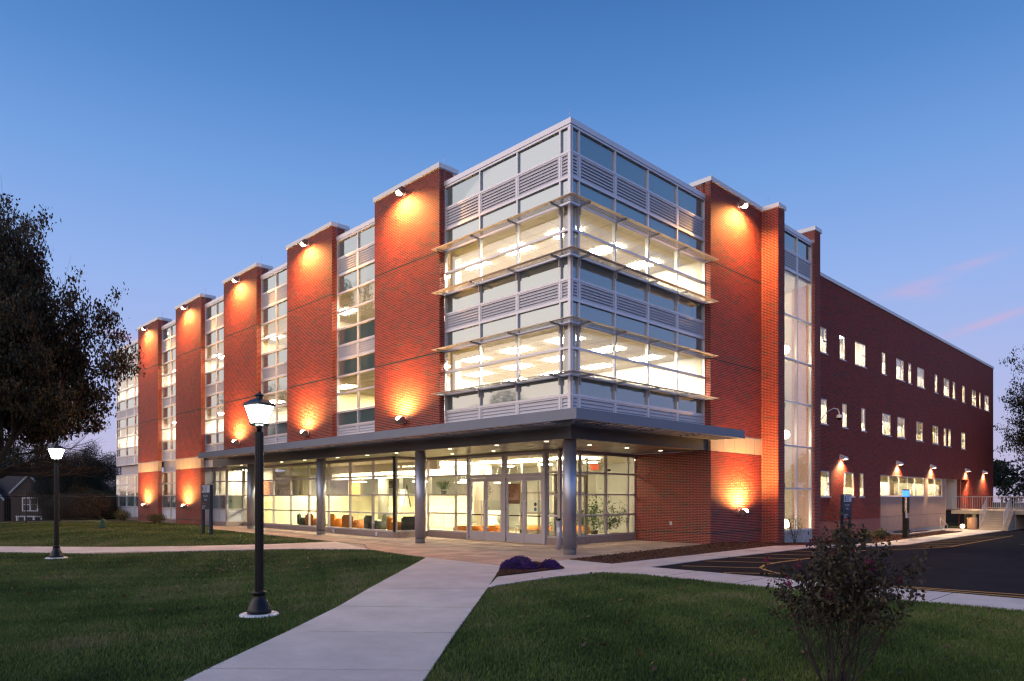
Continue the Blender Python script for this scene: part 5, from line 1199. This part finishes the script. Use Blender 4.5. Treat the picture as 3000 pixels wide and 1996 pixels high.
P_ = P_[RNG.uniform(0, 1, len(P_)) < .55]
link('foliage', leaves_mesh(P_, .045, aspect=.5, hexa=True), LM['crape'], cm_); cm_.scale = (1.05, 1.05, 1.2)
fl = [t[0][-1] for t in TIP]; fl.sort(key=lambda p: -p.z-.3*abs(p.x)); rc_.shuffle(fl)
fb = []
for p in fl[:26]:
    if p.z > .8: fb.append(np.array(p)+RNG.normal(size=(28, 3))*.018)
link('blossoms', leaves_mesh(np.concatenate(fb), .020, aspect=.9), LM['pink'], cm_)

# lightning rods on the parapets
for x, y, z in [(pier_x[i][1]-.15, .1, 14.63) for i in range(5)]+[(-.25, .25, 13.98), (-.1, 9.0, 14.63), (.4, 12.8, 14.63), (.4, 16.6, 14.63)]: tubes('lightning_rod', M['alum'], BLD, [([(x, y, z), (x, y, z+.5)], .008)], seg=5)
# bark chips of the mulch and leaves fallen on the lawn
def scatter(name, poly, n, size, m, zoff, lab=None, box=None):
    xs_ = [p[0] for p in poly]; ys_ = [p[1] for p in poly]; x = RNG.uniform(min(xs_), max(xs_), n); y = RNG.uniform(min(ys_), max(ys_), n); ok = inpoly(x, y, poly); x, y = x[ok], y[ok]
    P_ = np.stack([x, y, G(x, y)+zoff], 1); return link(name, leaves_mesh(P_, size, flat=.8, aspect=.5), m, label=lab, kind='stuff')
m_chip = leaf_mat('bark_chip', (.10, .038, .020), .7)
scatter('mulch_chips', MULCH, 26000, .06, m_chip, .055, 'red brown bark chips along the foot of the wing'); scatter('mulch_chips', BED, 6000, .05, m_chip, .07, 'red brown bark chips around the purple flowers')
LW = [(-12, -12), (-2.6, -3.9), (5.5, -12.5), (2, -15), (-9, -14.5)]; LW2 = [(6.2, -8.8), (3.2, -5.6), (3.6, -3.4), (12, -3.2), (14, -9), (11, -12)]
for pg in (LW, LW2):
    xs_ = [p[0] for p in pg]; ys_ = [p[1] for p in pg]; x = RNG.uniform(min(xs_), max(xs_), 170); y = RNG.uniform(min(ys_), max(ys_), 170); ok = inpoly(x, y, pg)
    for p_ in PAVED: ok &= ~inpoly(x, y, p_)
    x, y = x[ok], y[ok]; link('fallen_leaves', leaves_mesh(np.stack([x, y, G(x, y)+hump(x, y)+.045], 1), .075, flat=.7, aspect=.6, hexa=True), leaf_mat('leaf_fallen', (.11, .065, .035), .5), label='dry brown leaves scattered over the lawn', kind='stuff')

# ------------------------------------------------------------------ grass blades
m_grass = mat('grass_blades', (.1, .13, .04), .8, attr='bv', rnd=.3, spec=.2)
_t = m_grass.node_tree; _a = [n_ for n_ in _t.nodes if n_.type == 'ATTRIBUTE'][0]; _r = _t.nodes.new('ShaderNodeValToRGB'); _e = _r.color_ramp.elements
for _i, (_p, _c) in enumerate([(0, (.040, .070, .018)), (.5, (.095, .150, .034)), (.85, (.145, .185, .050)), (1, (.24, .21, .10))]):
    if _i > 1: _e.new(_p)
    _e[_i].position = _p; _e[_i].color = (*_c, 1)
_t.links.new(_a.outputs['Fac'], _r.inputs[0]); _t.links.new(_r.outputs[0], _t.nodes['Principled BSDF'].inputs['Base Color'])
def grass(n=520000):
    # more blades close to the path and lamp post, fewer far away
    r = RNG.uniform(5.5, 50, n*3); keep = RNG.uniform(0, 1, n*3) < np.clip((9.5/r)**1.1, 0, 1); r = r[keep]
    t = RNG.uniform(-.70, .70, len(r)); fx, fy = -math.sin(YAW), math.cos(YAW); rx_, ry_ = math.cos(YAW), math.sin(YAW)
    lat = t*r*1.12; x = CX+fx*r+rx_*lat; y = CY+fy*r+ry_*lat
    ok = np.ones(len(x), bool)
    for p in PAVED: ok &= ~inpoly(x, y, p)
    ok &= (y < 2) & (np.hypot(x-3.87, y+12.01) > .37) & (np.hypot(x+10.38, y+11.94) > .37)
    ok &= ~((x > -49.5) & (y > -.35) & (x < 1)) & ~((x < -30) & (x < -36-.6*(y+21))) & ((x > -49) | (y < 0)) & (x*0+y > -24); x, y, r = x[ok], y[ok], r[ok]; kk = (x > -44); x, y, r = x[kk], y[kk], r[kk]; k = len(x)
    z = G(x, y)+hump(x, y); h = RNG.uniform(.022, .058, k)*np.clip(1+.0*r, 1, 2); w = (.0035+.0006*r)*RNG.uniform(.7, 1.2, k)
    a = RNG.uniform(0, 6.283, k); le = RNG.uniform(.1, .9, k)*h; b = RNG.uniform(0, 6.283, k)
    P0 = np.stack([x-np.cos(a)*w, y-np.sin(a)*w, z-.004], 1); P1 = np.stack([x+np.cos(a)*w, y+np.sin(a)*w, z-.004], 1); P2 = np.stack([x+np.cos(b)*le, y+np.sin(b)*le, z+h], 1)
    v = np.stack([P0, P1, P2], 1).reshape(-1, 3); 
    tone = .5+.20*np.sin(x*3.1+y*1.7)*np.sin(y*2.6-x)+.35*np.sin(x*.9+1.3*np.sin(y*.7))*np.cos(y*.8+.5*x)+RNG.normal(0, .22, k)
    print('blades', k)
    return quads_mesh(v, np.arange(3*k).reshape(-1, 3), 'grass', np.clip(tone, 0, 1))
link('grass', grass(), m_grass, label='short mown lawn grass around the paths', kind='stuff')
print('objects', len(bpy.data.objects))
